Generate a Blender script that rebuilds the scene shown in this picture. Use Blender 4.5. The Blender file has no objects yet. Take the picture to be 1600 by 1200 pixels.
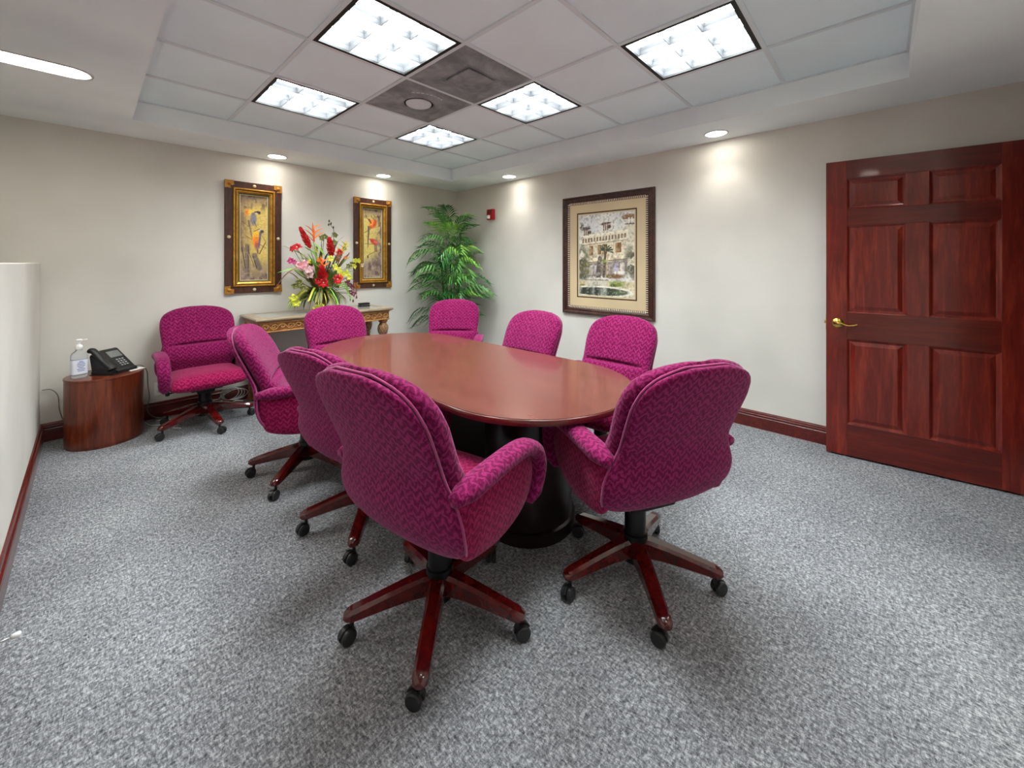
import bpy, bmesh, math, random
import numpy as np
from mathutils import Vector, Matrix, Euler
random.seed(7); rng = np.random.default_rng(11)
PI = math.pi
SC = bpy.context.scene; COL = SC.collection

# ------------------------------------------------------------------ camera, world, exposure
EYE = 1.373
cam_d = bpy.data.cameras.new('camera'); cam = bpy.data.objects.new('camera', cam_d); COL.objects.link(cam)
cam.location = (0, 0, EYE)
th = 0.7511028                                   # heading: forward = (cos th, sin th)
cam.rotation_euler = (PI / 2, 0, th - PI / 2)
cam_d.sensor_width = 36; cam_d.lens = 617.3 / 1600 * 36
cam_d.shift_y = -(600 - 411.25) / 1600
cam_d.clip_start = 0.02; cam_d.clip_end = 60
SC.camera = cam
w = bpy.data.worlds.new('world'); SC.world = w; w.use_nodes = True
w.node_tree.nodes['Background'].inputs[0].default_value = (1, 1, 1, 1)
w.node_tree.nodes['Background'].inputs[1].default_value = 0.3
SC.view_settings.view_transform = 'Standard'
try: SC.view_settings.look = 'None'
except Exception: pass
SC.view_settings.exposure = 2.02; SC.view_settings.gamma = 1.0
SC.view_settings.use_curve_mapping = False
PANEL_POWER = 14.0       # emission of the fluorescent troffers
SPOT_POWER = 3.6        # watt of each recessed downlight
SC.cycles.max_bounces = 8; SC.cycles.diffuse_bounces = 5

# room, metres: camera at x=0,y=0; x runs along the back wall, y along the right wall
XL, XR, YF, YB = -0.255, 3.81, -0.68, 4.71
ZS, ZC = 2.46, 2.61                              # soffit and tile heights
TX0, TX1, TY0, TY1 = 0.224, 3.274, -0.1205, 4.1495
T = 0.61

# ------------------------------------------------------------------ helpers: materials
def lin(c):
    def f(v):
        v /= 255.0
        return v / 12.92 if v <= 0.04045 else ((v + 0.055) / 1.055) ** 2.4
    return (f(c[0]), f(c[1]), f(c[2]), 1.0)
def mat(name, rgb=(128, 128, 128), rough=0.5, metal=0.0, coat=0.0, sheen=0.0, spec=0.5, emit=None, trans=0.0, ior=1.45):
    m = bpy.data.materials.new(name); m.use_nodes = True
    b = m.node_tree.nodes['Principled BSDF']
    b.inputs['Base Color'].default_value = lin(rgb); b.inputs['Roughness'].default_value = rough
    b.inputs['Metallic'].default_value = metal; b.inputs['Coat Weight'].default_value = coat
    b.inputs['Coat Roughness'].default_value = 0.08
    b.inputs['Sheen Weight'].default_value = sheen; b.inputs['Specular IOR Level'].default_value = spec
    b.inputs['Transmission Weight'].default_value = trans; b.inputs['IOR'].default_value = ior
    if emit:
        b.inputs['Emission Color'].default_value = lin(emit[0]); b.inputs['Emission Strength'].default_value = emit[1]
    return m
class NT:
    def __init__(s, m): s.t = m.node_tree; s.b = s.t.nodes['Principled BSDF']
    def n(s, k, **kw):
        x = s.t.nodes.new(k)
        for a, v in kw.items():
            if a.startswith('i_'): x.inputs[a[2:].replace('_', ' ')].default_value = v
            else: setattr(x, a, v)
        return x
    def l(s, a, b): s.t.links.new(a, b)
    def math(s, op, a, b=None, c=None):
        x = s.n('ShaderNodeMath', operation=op)
        for i, v in enumerate((a, b, c)):
            if v is None: continue
            if isinstance(v, (int, float)): x.inputs[i].default_value = v
            else: s.l(v, x.inputs[i])
        return x.outputs[0]
    def ramp(s, fac, stops):
        x = s.n('ShaderNodeValToRGB'); e = x.color_ramp.elements
        while len(e) < len(stops): e.new(0.5)
        for q, (p, c) in zip(e, stops): q.position = p; q.color = lin(c)
        s.l(fac, x.inputs[0]); return x.outputs[0]
    def coords(s, kind='Object', scale=(1, 1, 1), rot=(0, 0, 0)):
        tc = s.n('ShaderNodeTexCoord'); mp = s.n('ShaderNodeMapping')
        mp.inputs['Scale'].default_value = scale; mp.inputs['Rotation'].default_value = rot
        s.l(tc.outputs[kind], mp.inputs[0]); return mp.outputs[0]
    def noise(s, vec, scale, detail=3, rough=0.5, dist=0.0):
        x = s.n('ShaderNodeTexNoise'); x.inputs['Scale'].default_value = scale; x.inputs['Detail'].default_value = detail
        x.inputs['Roughness'].default_value = rough; x.inputs['Distortion'].default_value = dist
        s.l(vec, x.inputs['Vector']); return x.outputs['Fac']
    def bump(s, h, strength, dist=0.01):
        x = s.n('ShaderNodeBump'); x.inputs['Strength'].default_value = strength; x.inputs['Distance'].default_value = dist
        s.l(h, x.inputs['Height']); s.l(x.outputs[0], s.b.inputs['Normal'])
    def mix(s, fac, a, b, blend='MIX'):
        x = s.n('ShaderNodeMix', data_type='RGBA', blend_type=blend)
        for i, v in ((0, fac), (6, a), (7, b)):
            if isinstance(v, (int, float)): x.inputs[i].default_value = v
            elif isinstance(v, tuple): x.inputs[i].default_value = v
            else: s.l(v, x.inputs[i])
        return x.outputs[2]

def wood(name, stops, scale, rough, coat, rot=(0, 0, 0), nscale=6.0, bump=0.05):
    m = mat(name, stops[1][1], rough, coat=coat); t = NT(m)
    v = t.coords('Object', scale, rot)
    a = t.noise(v, nscale, 6, 0.6, 0.8); b = t.noise(v, nscale * 5, 3, 0.6)
    f = t.math('ADD', t.math('MULTIPLY', a, 0.75), t.math('MULTIPLY', b, 0.25))
    t.l(t.ramp(f, stops), t.b.inputs['Base Color'])
    if bump: t.bump(b, bump, 0.002)
    return m
def painted(name, rgb, rough=0.85, nscale=90, bump=0.12, var=0.04):
    m = mat(name, rgb, rough, spec=0.25); t = NT(m); v = t.coords()
    n = t.noise(v, nscale, 4); big = t.noise(v, 1.3, 2)
    lo = tuple(int(c * (1 - var)) for c in rgb); hi = tuple(min(255, int(c * (1 + var))) for c in rgb)
    t.l(t.ramp(big, [(0.3, lo), (0.7, hi)]), t.b.inputs['Base Color'])
    t.bump(n, bump, 0.004); return m

M = {}
M['wall'] = painted('wall_paint', (215, 211, 202))
M['ceil'] = painted('ceiling_paint', (238, 246, 249))
M['tile'] = painted('ceiling_tile_white', (230, 246, 251), 0.9, 160, 0.2, 0.02)
M['tbar'] = mat('grid_white', (214, 226, 230), 0.5)
MAH = [(0.25, (44, 8, 6)), (0.5, (88, 20, 14)), (0.75, (122, 36, 22))]
M['mahogany'] = wood('mahogany_gloss', MAH, (1, 1, 1), 0.3, 0.5, nscale=9)
M['leg'] = wood('mahogany_leg', [(0.25, (48, 6, 5)), (0.5, (78, 11, 10)), (0.75, (102, 20, 15))], (2, 2, 2), 0.16, 0.7, nscale=9, bump=0)
M['base_x'] = wood('mahogany_baseboard', MAH, (0.5, 6, 6), 0.3, 0.5, nscale=6)
M['door'] = wood('door_stain', [(0.25, (66, 12, 8)), (0.5, (112, 27, 17)), (0.75, (152, 56, 35))], (6, 6, 0.6), 0.32, 0.35, nscale=4)
M['door_h'] = wood('door_stain_rail', [(0.25, (60, 11, 8)), (0.5, (94, 22, 14)), (0.75, (126, 40, 25))], (0.6, 6, 6), 0.32, 0.35, nscale=4)
M['table'] = wood('table_veneer', [(0.3, (90, 43, 36)), (0.5, (102, 51, 43)), (0.72, (116, 61, 51))], (7, 0.6, 1), 0.24, 0.3, nscale=2.6, bump=0)
M['table_edge'] = wood('table_edge_stain', [(0.3, (60, 14, 11)), (0.5, (86, 24, 17)), (0.72, (110, 38, 26))], (2, 2, 8), 0.3, 0.3, nscale=4, bump=0)
M['drum'] = wood('drum_veneer', [(0.28, (54, 18, 10)), (0.5, (104, 44, 24)), (0.62, (126, 60, 36)), (0.75, (176, 108, 78))], (5, 5, 0.45), 0.28, 0.35, nscale=4)
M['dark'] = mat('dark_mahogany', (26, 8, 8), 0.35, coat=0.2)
M['black'] = mat('black_plastic', (20, 20, 21), 0.4)
M['blackm'] = mat('black_metal', (14, 14, 15), 0.35, metal=0.3)
M['rubber'] = mat('caster_rubber', (34, 34, 35), 0.38)
M['chrome'] = mat('chrome', (200, 200, 200), 0.18, metal=1)
M['brass'] = mat('brass', (214, 178, 92), 0.16, metal=1)
M['white'] = mat('white_plastic', (235, 235, 232), 0.4)
M['cord'] = mat('white_cord', (205, 205, 200), 0.5)
M['gcord'] = mat('grey_cord', (120, 118, 108), 0.5)
M['paper'] = mat('paper', (240, 240, 238), 0.8)
M['red'] = mat('alarm_red', (170, 16, 22), 0.35)
M['lens'] = mat('strobe_lens', (235, 235, 235), 0.12, coat=0.6)
M['panel'] = mat('troffer_glow', (255, 255, 255), 0.5, emit=((243, 251, 253), PANEL_POWER))
M['reflector'] = mat('troffer_reflector', (76, 77, 79), 0.35)
M['dlens'] = mat('downlight_glow', (255, 255, 255), 0.5, emit=((255, 250, 238), 9.0))
M['trimw'] = mat('downlight_trim', (206, 206, 206), 0.4)
M['seam'] = mat('troffer_black_edge', (12, 12, 12), 0.6)

def fabric(name, dark, mid, light):
    m = mat(name, mid, 0.92, sheen=0.25, spec=0.12); t = NT(m)
    t.b.inputs['Sheen Roughness'].default_value = 0.45
    t.b.inputs['Sheen Tint'].default_value = lin((255, 190, 225))
    uv = t.n('ShaderNodeUVMap'); sep = t.n('ShaderNodeSeparateXYZ')
    # distort a little so the jacquard is irregular
    nz = t.n('ShaderNodeTexNoise'); nz.inputs['Scale'].default_value = 52; nz.inputs['Detail'].default_value = 2
    t.l(uv.outputs[0], nz.inputs['Vector'])
    ad = t.n('ShaderNodeVectorMath', operation='MULTIPLY_ADD'); t.l(nz.outputs['Color'], ad.inputs[0])
    ad.inputs[1].default_value = (0.034, 0.034, 0); t.l(uv.outputs[0], ad.inputs[2]); t.l(ad.outputs[0], sep.inputs[0])
    u, v = sep.outputs[0], sep.outputs[1]
    tri = t.math('PINGPONG', t.math('DIVIDE', u, 0.019), 1.0)
    ph = t.math('ADD', t.math('DIVIDE', v, 0.030), t.math('MULTIPLY', tri, 0.85))
    st = t.math('PINGPONG', ph, 0.5)                      # 0..0.5 zigzag rows
    st2 = t.math('MULTIPLY', st, 2.0)
    fine = t.noise(uv.outputs[0], 420, 2)
    f = t.math('ADD', t.math('MULTIPLY', st2, 0.62), t.math('MULTIPLY', fine, 0.38))
    c = t.ramp(f, [(0.22, dark), (0.5, mid), (0.8, light)])
    t.l(c, t.b.inputs['Base Color']); t.bump(f, 0.5, 0.004); return m
M['fab'] = fabric('magenta_jacquard', (88, 6, 50), (115, 15, 70), (140, 38, 92))
M['fab_red'] = fabric('magenta_jacquard_seat', (104, 5, 46), (130, 12, 62), (154, 36, 84))
M['pipe'] = mat('magenta_piping', (150, 34, 100), 0.85, sheen=0.3)

def carpet():
    m = mat('grey_carpet', (130, 132, 136), 1.0, spec=0.05); t = NT(m)
    v = t.coords('Object', (1, 1, 1)); v2 = t.coords('Object', (1.0, 0.4, 1), (0, 0, 0.8)); v3 = t.coords('Object', (0.4, 1.0, 1), (0, 0, 0.35))
    a = t.noise(v2, 150, 2, 0.6, 0.6); b = t.noise(v3, 125, 2, 0.6, 0.6); c = t.noise(v, 330, 1)
    f = t.math('ADD', t.math('ADD', t.math('MULTIPLY', a, 0.45), t.math('MULTIPLY', b, 0.35)), t.math('MULTIPLY', c, 0.2))
    col = t.ramp(f, [(0.36, (76, 77, 79)), (0.5, (141, 142, 145)), (0.64, (208, 209, 211))])
    big = t.noise(v, 1.6, 3)
    col = t.mix(1.0, col, t.ramp(big, [(0.3, (216, 216, 218)), (0.7, (255, 255, 255))]), 'MULTIPLY')
    t.l(col, t.b.inputs['Base Color']); t.bump(f, 0.9, 0.008); return m
M['carpet'] = carpet()

# ------------------------------------------------------------------ helpers: geometry
def link(name, me, m=None, parent=None, smooth=False, loc=None):
    o = bpy.data.objects.new(name, me); COL.objects.link(o)
    if m is not None: me.materials.append(m)
    if parent is not None: o.parent = parent
    if loc is not None: o.location = loc
    if smooth:
        me.polygons.foreach_set('use_smooth', [True] * len(me.polygons))
    return o
def raw(name, vs, fs, m=None, parent=None, smooth=False, loc=None, fix=True):
    me = bpy.data.meshes.new(name); me.from_pydata([tuple(map(float, v)) for v in vs], [], fs)
    if fix:
        bm = bmesh.new(); bm.from_mesh(me); bmesh.ops.recalc_face_normals(bm, faces=bm.faces); bm.to_mesh(me); bm.free()
    me.update(); return link(name, me, m, parent, smooth, loc)
class G:
    """collects shapes into one mesh"""
    def __init__(s): s.v = []; s.f = []
    def add(s, vs, fs):
        o = len(s.v); s.v += [tuple(v) for v in vs]; s.f += [tuple(i + o for i in f) for f in fs]; return s
    def box(s, x0, x1, y0, y1, z0, z1):
        return s.add([(x, y, z) for x in (x0, x1) for y in (y0, y1) for z in (z0, z1)],
                     [(0, 1, 3, 2), (4, 6, 7, 5), (0, 4, 5, 1), (2, 3, 7, 6), (0, 2, 6, 4), (1, 5, 7, 3)])
    def bbox(s, x0, x1, y0, y1, z0, z1, b=0.004, seg=2):
        bm = bmesh.new(); bmesh.ops.create_cube(bm, size=1)
        for v in bm.verts: v.co = ((x0 + x1) / 2 + v.co.x * (x1 - x0), (y0 + y1) / 2 + v.co.y * (y1 - y0), (z0 + z1) / 2 + v.co.z * (z1 - z0))
        bmesh.ops.bevel(bm, geom=bm.edges[:], offset=b, segments=seg, profile=0.5, affect='EDGES')
        bm.verts.index_update(); s.add([v.co[:] for v in bm.verts], [[v.index for v in f.verts] for f in bm.faces]); bm.free(); return s
    def lathe(s, prof, seg=20, c=(0, 0, 0), sx=1, sy=1):
        n = len(prof); vs = []
        for r, z in prof:
            for k in range(seg):
                a = 2 * PI * k / seg; vs.append((c[0] + r * math.cos(a) * sx, c[1] + r * math.sin(a) * sy, c[2] + z))
        fs = [(i * seg + k, i * seg + (k + 1) % seg, (i + 1) * seg + (k + 1) % seg, (i + 1) * seg + k) for i in range(n - 1) for k in range(seg)]
        if prof[0][0] > 1e-6: fs.append(tuple(range(seg))[::-1])
        if prof[-1][0] > 1e-6: fs.append(tuple((n - 1) * seg + k for k in range(seg)))
        return s.add(vs, fs)
    def prism(s, poly, z0, z1):
        n = len(poly)
        return s.add([(x, y, z0) for x, y in poly] + [(x, y, z1) for x, y in poly],
                     [tuple(range(n))[::-1], tuple(range(n, 2 * n))] + [(i, (i + 1) % n, n + (i + 1) % n, n + i) for i in range(n)])
    def tube(s, path, r, seg=8, closed=False, flat=1.0):
        P = [Vector(p) for p in path]; n = len(P); R = r if hasattr(r, '__len__') else [r] * n
        vs = []; up = None
        for i in range(n):
            if closed: t = (P[(i + 1) % n] - P[i - 1]).normalized()
            else: t = (P[min(i + 1, n - 1)] - P[max(i - 1, 0)]).normalized()
            if up is None: up = Vector((0, 0, 1)) if abs(t.z) < 0.9 else Vector((1, 0, 0))
            up = (up - t * up.dot(t)).normalized(); sd = t.cross(up)
            for k in range(seg):
                a = 2 * PI * k / seg; vs.append(P[i] + (sd * math.cos(a) + up * math.sin(a) * flat) * R[i])
        m = n if closed else n - 1
        fs = [(i * seg + k, i * seg + (k + 1) % seg, ((i + 1) % n) * seg + (k + 1) % seg, ((i + 1) % n) * seg + k) for i in range(m) for k in range(seg)]
        if not closed: fs += [tuple(range(seg))[::-1], tuple((n - 1) * seg + k for k in range(seg))]
        return s.add([v[:] for v in vs], fs)
    def loft(s, rings, cap=True):
        k = len(rings[0]); vs = [p for r in rings for p in r]; n = len(rings)
        fs = [(i * k + j, i * k + (j + 1) % k, (i + 1) * k + (j + 1) % k, (i + 1) * k + j) for i in range(n - 1) for j in range(k)]
        if cap: fs += [tuple(range(k))[::-1], tuple((n - 1) * k + j for j in range(k))]
        return s.add(vs, fs)
    def xf(s, mtx, start=0):
        s.v[start:] = [tuple(mtx @ Vector(v)) for v in s.v[start:]]; return s
    def obj(s, name, m, parent=None, smooth=False, loc=None, angle=None):
        o = raw(name, s.v, s.f, m, parent, smooth, loc)
        if angle is not None:
            me = o.data; me.polygons.foreach_set('use_smooth', [True] * len(me.polygons))
            bm = bmesh.new(); bm.from_mesh(me)
            for e in bm.edges:
                if len(e.link_faces) == 2 and e.calc_face_angle(0) > math.radians(angle): e.smooth = False
            bm.to_mesh(me); bm.free()
        return o
def boxuv(o, s=1.0):
    me = o.data; uv = me.uv_layers.new(name='UVMap'); co = [v.co for v in me.vertices]
    for p in me.polygons:
        n = p.normal; ax = max(range(3), key=lambda i: abs(n[i]))
        a, b = ((1, 2), (0, 2), (1, 0))[ax]
        for li in p.loop_indices:
            c = co[me.loops[li].vertex_index]; uv.data[li].uv = (c[a] * s, c[b] * s)
def smooth_path(pts, n=8):
    """Catmull-Rom"""
    P = [Vector(p) for p in pts]; P = [P[0] * 2 - P[1]] + P + [P[-1] * 2 - P[-2]]; out = []
    for i in range(1, len(P) - 2):
        for k in range(n):
            t = k / n; a, b, c, d = P[i - 1], P[i], P[i + 1], P[i + 2]
            out.append(0.5 * ((2 * b) + (c - a) * t + (2 * a - 5 * b + 4 * c - d) * t * t + (3 * b - a - 3 * c + d) * t ** 3))
    out.append(P[-2]); return out
def empty(name, loc=(0, 0, 0), rz=0.0):
    o = bpy.data.objects.new(name, None); COL.objects.link(o); o.location = loc; o.rotation_euler = (0, 0, rz); o.empty_display_size = 0.1; return o
def tag(o, label=None, cat=None, group=None, kind=None):
    if label: o['label'] = label
    if cat: o['category'] = cat
    if group: o['group'] = group
    if kind: o['kind'] = kind
    return o
def copy_tree(o, parent=None):
    c = o.copy(); COL.objects.link(c)
    if parent is not None: c.parent = parent
    for ch in [x for x in o.children]: copy_tree(ch, c)
    return c
def structure(o): o['kind'] = 'structure'; return o
def quad(a, b, c, d): return [a, b, c, d], [(0, 1, 2, 3)]

# ------------------------------------------------------------------ room shell
XO = -1.45                                       # the outer wall beyond the half-height partition
structure(G().box(XO - 0.1, XR + 0.1, YF - 1.7, YB + 0.1, -0.1, 0).obj('floor', M['carpet']))
structure(G().box(XO - 0.1, XR + 0.1, YB, YB + 0.1, 0, ZC + 0.3).obj('wall_back', M['wall']))
structure(G().box(XR, XR + 0.1, YF - 1.7, YB, 0, ZC + 0.3).obj('wall_right', M['wall']))
structure(G().bbox(XL - 0.12, XL, YF, YB, 0, EYE + 0.002, 0.006).obj('wall_left', M['wall']))
structure(G().box(XO - 0.1, XO, YF - 1.7, YB, 0, ZC + 0.3).obj('wall_outer', M['wall']))
DX0, DX1, DZ = 2.80, 3.73, 2.115                 # door opening in the front wall
structure(G().box(XO, DX0, YF - 0.12, YF, 0, ZC + 0.3).box(DX1, XR, YF - 0.12, YF, 0, ZC + 0.3).box(DX0, DX1, YF - 0.12, YF, DZ, ZC + 0.3).obj('wall_front', M['wall']))
structure(G().box(XO, XR, YF - 1.7, YF - 1.6, 0, ZC + 0.3).obj('wall_hall', M['wall']))
structure(G().box(DX0 - 0.08, DX0, YF - 0.01, YF + 0.015, 0, DZ + 0.08).box(DX0, DX1, YF - 0.01, YF + 0.015, DZ, DZ + 0.08).obj('trim_1', M['mahogany']))

def baseboard(name, p0, p1, nrm):
    prof = [(0, 0), (0.019, 0), (0.019, 0.092), (0.015, 0.098), (0.019, 0.104), (0.019, 0.112), (0.012, 0.117), (0.012, 0.126), (0.008, 0.134), (0, 0.138)]
    g = G(); g.loft([[(p[0] + nrm[0] * d, p[1] + nrm[1] * d, z) for d, z in prof] for p in (p0, p1)])
    o = structure(g.obj(name, M['base_x'])); return o
baseboard('baseboard_back', (XL, YB), (XR, YB), (0, -1))
baseboard('baseboard_right', (XR, YF), (XR, YB), (-1, 0))
baseboard('baseboard_left', (XL, YF), (XL, YB), (1, 0))

# ceiling: soffit ring with a tray, tee grid and lay-in tiles
g = G()
for x0, x1, y0, y1 in ((XO, TX0, YF, YB), (TX1, XR, YF, YB), (TX0, TX1, YF, TY0), (TX0, TX1, TY1, YB)):
    g.box(x0, x1, y0, y1, ZS, ZC + 0.2)
g.box(XO, XR, YF - 1.6, YF - 0.12, ZS, ZC + 0.2)
ceiling = structure(g.obj('ceiling', M['ceil']))
G().box(TX0, TX1, TY0, TY1, ZC + 0.17, ZC + 0.19).obj('slab', M['ceil'], ceiling)
hw = 0.012
for i in range(6):
    x = TX0 + T * i
    G().box(max(TX0, x - hw), min(TX1, x + hw), TY0, TY1, ZC - 0.001, ZC + 0.02).obj('grid_bar', M['tbar'], ceiling)
for j in range(8):
    y = TY0 + T * j
    G().box(TX0, TX1, max(TY0, y - hw), min(TY1, y + hw), ZC, ZC + 0.021).obj('grid_bar', M['tbar'], ceiling)
LAMPS = {(1, 5), (3, 5), (1, 3), (3, 3), (3, 1), (1, 1)}
VENTS = {(2, 3), (2, 4)}
tile_me = None
for i in range(5):
    for j in range(7):
        if (i, j) in LAMPS or (i, j) in VENTS: continue
        c = (TX0 + T * (i + 0.5), TY0 + T * (j + 0.5), ZC + 0.008)
        if tile_me is None:
            o = G().bbox(-T / 2 + 0.003, T / 2 - 0.003, -T / 2 + 0.003, T / 2 - 0.003, 0, 0.015, 0.003, 1).obj('ceiling_tile', M['tile'], ceiling, loc=c); tile_me = o.data
        else: link('ceiling_tile', tile_me, None, ceiling, loc=c)

# ------------------------------------------------------------------ troffers (recessed fluorescent lights)
def troffer():
    root = empty('ceiling_light')
    a = T / 2 - 0.013; b = a - 0.022; d = 0.11
    g = G()                                      # black seam around the housing
    for x0, x1, y0, y1 in ((-a, -b, -a, a), (b, a, -a, a), (-b, b, -a, -b), (-b, b, b, a)): g.box(x0, x1, y0, y1, 0.0, 0.025)
    g.obj('frame', M['seam'], root)
    g = G(); c = b - 0.0
    g.add([(-c, -c, 0.025), (c, -c, 0.025), (c, c, 0.025), (-c, c, 0.025), (-c, -c, d), (c, -c, d), (c, c, d), (-c, c, d)],
          [(0, 1, 5, 4), (1, 2, 6, 5), (2, 3, 7, 6), (3, 0, 4, 7)])
    g.obj('housing', M['reflector'], root)
    G().box(-c + 0.002, c - 0.002, -c + 0.002, c - 0.002, d - 0.004, d).obj('lamp_panel', M['panel'], root)
    def blade(along, pos):
        g = G(); n = 2 * c / 3
        prof = [(-0.010, 0.058), (-0.004, 0.036), (-0.0015, 0.012), (0.0015, 0.012), (0.004, 0.036), (0.010, 0.058)]
        g.loft([[(pos + p, s, z) if along == 'y' else (s, pos + p, z) for p, z in prof] for s in (-c, c)])
        g.obj('louver_blade', M['reflector'], root)
    for p in (-c / 3, c / 3): blade('y', p); blade('x', p)
    for s in (-1, 1):
        for ax in 'xy':
            g = G(); prof = [(c, 0.012), (c - 0.004, 0.036), (c - 0.012, 0.06), (c, 0.06)]
            g.loft([[(s * p, q, z) if ax == 'y' else (q, s * p, z) for p, z in prof] for q in (-c, c)]); g.obj('louver_edge', M['reflector'], root)
    return root
LT = {(3, 1): 'square fluorescent ceiling light furthest right, above the side of the door',
      (1, 3): 'largest square fluorescent ceiling light, top centre, beside the square grey vent',
      (3, 3): 'square fluorescent ceiling light right of the square grey vent',
      (1, 5): 'square fluorescent ceiling light furthest left, above the parrot pictures',
      (3, 5): 'smallest square fluorescent ceiling light, nearest the far corner of the room',
      (1, 1): 'square fluorescent ceiling light overhead, just out of the top of the picture'}
proto = None
for (i, j), lb in LT.items():
    if proto is None: proto = troffer(); o = proto
    else: o = copy_tree(proto)
    o.location = (TX0 + T * (i + 0.5), TY0 + T * (j + 0.5), ZC)
    tag(o, lb, 'ceiling light', 'fluorescent troffers in the ceiling tray')

# ------------------------------------------------------------------ vents
M['ventsq'] = mat('vent_grey', (136, 140, 143), 0.6); t_ = NT(M['ventsq'])
v_ = t_.coords('Object'); t_.l(t_.ramp(t_.noise(v_, 5, 4, 0.6, 1.0), [(0.35, (112, 118, 122)), (0.65, (156, 162, 166))]), t_.b.inputs['Base Color'])
def vent(kind, c, lb):
    root = empty('air_vent', c); a = T / 2 - 0.013
    G().bbox(-a, a, -a, a, 0.0, 0.012, 0.003, 1).obj('plate', M['ventsq'], root)
    if kind == 'square':
        q = 0.115
        G().bbox(-q, q, -q, q, -0.014, -0.006, 0.003, 1).obj('deflector', M['ventsq'], root)
        g = G(); g.loft([[(s * k, u * k, z) for s, u in ((-1, -1), (1, -1), (1, 1), (-1, 1))] for k, z in ((0.165, 0.0), (0.15, -0.008), (0.135, -0.003), (0.13, 0.0))], False)
        g.obj('throat_ring', M['ventsq'], root)
    else:
        G().lathe([(0, -0.012), (0.082, -0.012), (0.094, -0.006), (0.098, 0.0)], 32).obj('deflector', M['tbar'], root, angle=40)
        G().lathe([(0.175, 0.0), (0.165, -0.007), (0.14, -0.009), (0.12, -0.003), (0.112, 0.0)], 32).obj('throat_ring', M['ventsq'], root, angle=40)
        for k in range(8):
            an = math.radians(226 + k * 9)
            G().bbox(-0.012, 0.012, -0.004, 0.004, -0.003, 0.001, 0.001, 1).xf(Matrix.Translation((0.21 * math.cos(an), 0.21 * math.sin(an), 0)) @ Matrix.Rotation(an + PI / 2, 4, 'Z')).obj('slot', M['tbar'], root)
    return tag(root, lb, 'vent')
vent('square', (TX0 + T * 2.5, TY0 + T * 3.5, ZC), 'grey ceiling vent panel with a raised square plate')
vent('round', (TX0 + T * 2.5, TY0 + T * 4.5, ZC), 'grey ceiling vent panel with a pale round disc')

# ------------------------------------------------------------------ downlights
def spot(loc, power, name='downlight_beam'):
    ld = bpy.data.lights.new(name, 'SPOT'); ld.energy = power; ld.spot_size = math.radians(106); ld.spot_blend = 1.0
    ld.color = (1.0, 0.97, 0.92); ld.shadow_soft_size = 0.035
    o = bpy.data.objects.new(name, ld); COL.objects.link(o); o.location = loc; return o
def downlight(x, y, lb, r=0.078, half=0.0, power=SPOT_POWER):
    root = empty('recessed_downlight', (x, y, ZS))
    def stad(k, z):
        return [(math.copysign(half, math.cos(a)) + (r * k) * math.cos(a), (r * k) * math.sin(a), z) for a in [2 * PI * (q + 0.5) / 40 for q in range(40)]]
    G().loft([stad(1.2, 0.0), stad(1.17, -0.006), stad(1.02, -0.005), stad(1.0, 0.0)], False).obj('trim_ring', M['trimw'], root, True)
    G().loft([stad(1.0, -0.002), stad(1.0, -0.001)]).obj('lens', M['dlens'], root)
    tag(root, lb, 'downlight', 'recessed downlights in the soffit')
    if power: 
        s = spot((0, 0, -0.02), power); s.parent = root
downlight(1.31, 4.50, 'small round recessed downlight above the left parrot picture')
downlight(2.50, 4.52, 'small round recessed downlight above the right parrot picture')
downlight(3.60, 3.41, 'small round recessed downlight left of the big house picture, near the corner')
downlight(3.59, 1.01, 'largest round recessed downlight, between the big house picture and the door')
downlight(-0.34, 3.37, 'long oval recessed light at the left edge of the ceiling', 0.085, 0.26)

downlight(-0.03, 1.01, 'added round fill downlight over the left wall, out of the picture')  # this and the next two: unseen lamps added to even out the light
downlight(0.96, -0.46, 'added round fill downlight over the front wall left of the doorway, out of the picture')
downlight(2.20, -0.46, 'added round fill downlight over the front wall by the doorway, out of the picture')

# ------------------------------------------------------------------ conference table
def racetrack(cx, y0, y1, r, n=28):
    p = []
    for k in range(n + 1): a = PI + PI * k / n; p.append((cx + r * math.cos(a), y0 + r + r * math.sin(a)))
    for k in range(n + 1): a = PI * k / n; p.append((cx + r * math.cos(a), y1 - r + r * math.sin(a)))
    return p
TC, TW, TYa, TYb, TZ = 1.63, 0.537, 0.842, 3.282, 0.74
root = empty('conference_table', (TC, (TYa + TYb) / 2, 0))
oy = (TYa + TYb) / 2
def ring(r, z): return [(x - TC, y - oy, z) for x, y in racetrack(TC, TYa + TW - r, TYb - TW + r, r)]
G().loft([ring(TW - 0.004, TZ - 0.003), ring(TW - 0.0045, TZ)]).obj('tabletop', M['table'], root)
G().loft([ring(TW - 0.02, TZ - 0.034), ring(TW - 0.003, TZ - 0.03), ring(TW, TZ - 0.024), ring(TW, TZ - 0.006), ring(TW - 0.003, TZ - 0.003), ring(TW - 0.02, TZ - 0.003)]).obj('edge_band', M['table_edge'], root, angle=50)
for s in (-1, 1):
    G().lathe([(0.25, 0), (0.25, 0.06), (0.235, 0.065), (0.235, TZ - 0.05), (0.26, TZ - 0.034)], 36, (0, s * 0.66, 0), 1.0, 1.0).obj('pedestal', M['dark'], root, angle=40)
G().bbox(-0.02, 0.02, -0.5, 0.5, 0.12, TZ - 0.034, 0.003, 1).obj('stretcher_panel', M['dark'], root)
tag(root, 'long racetrack-shaped mahogany conference table in the middle of the room', 'table')

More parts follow.
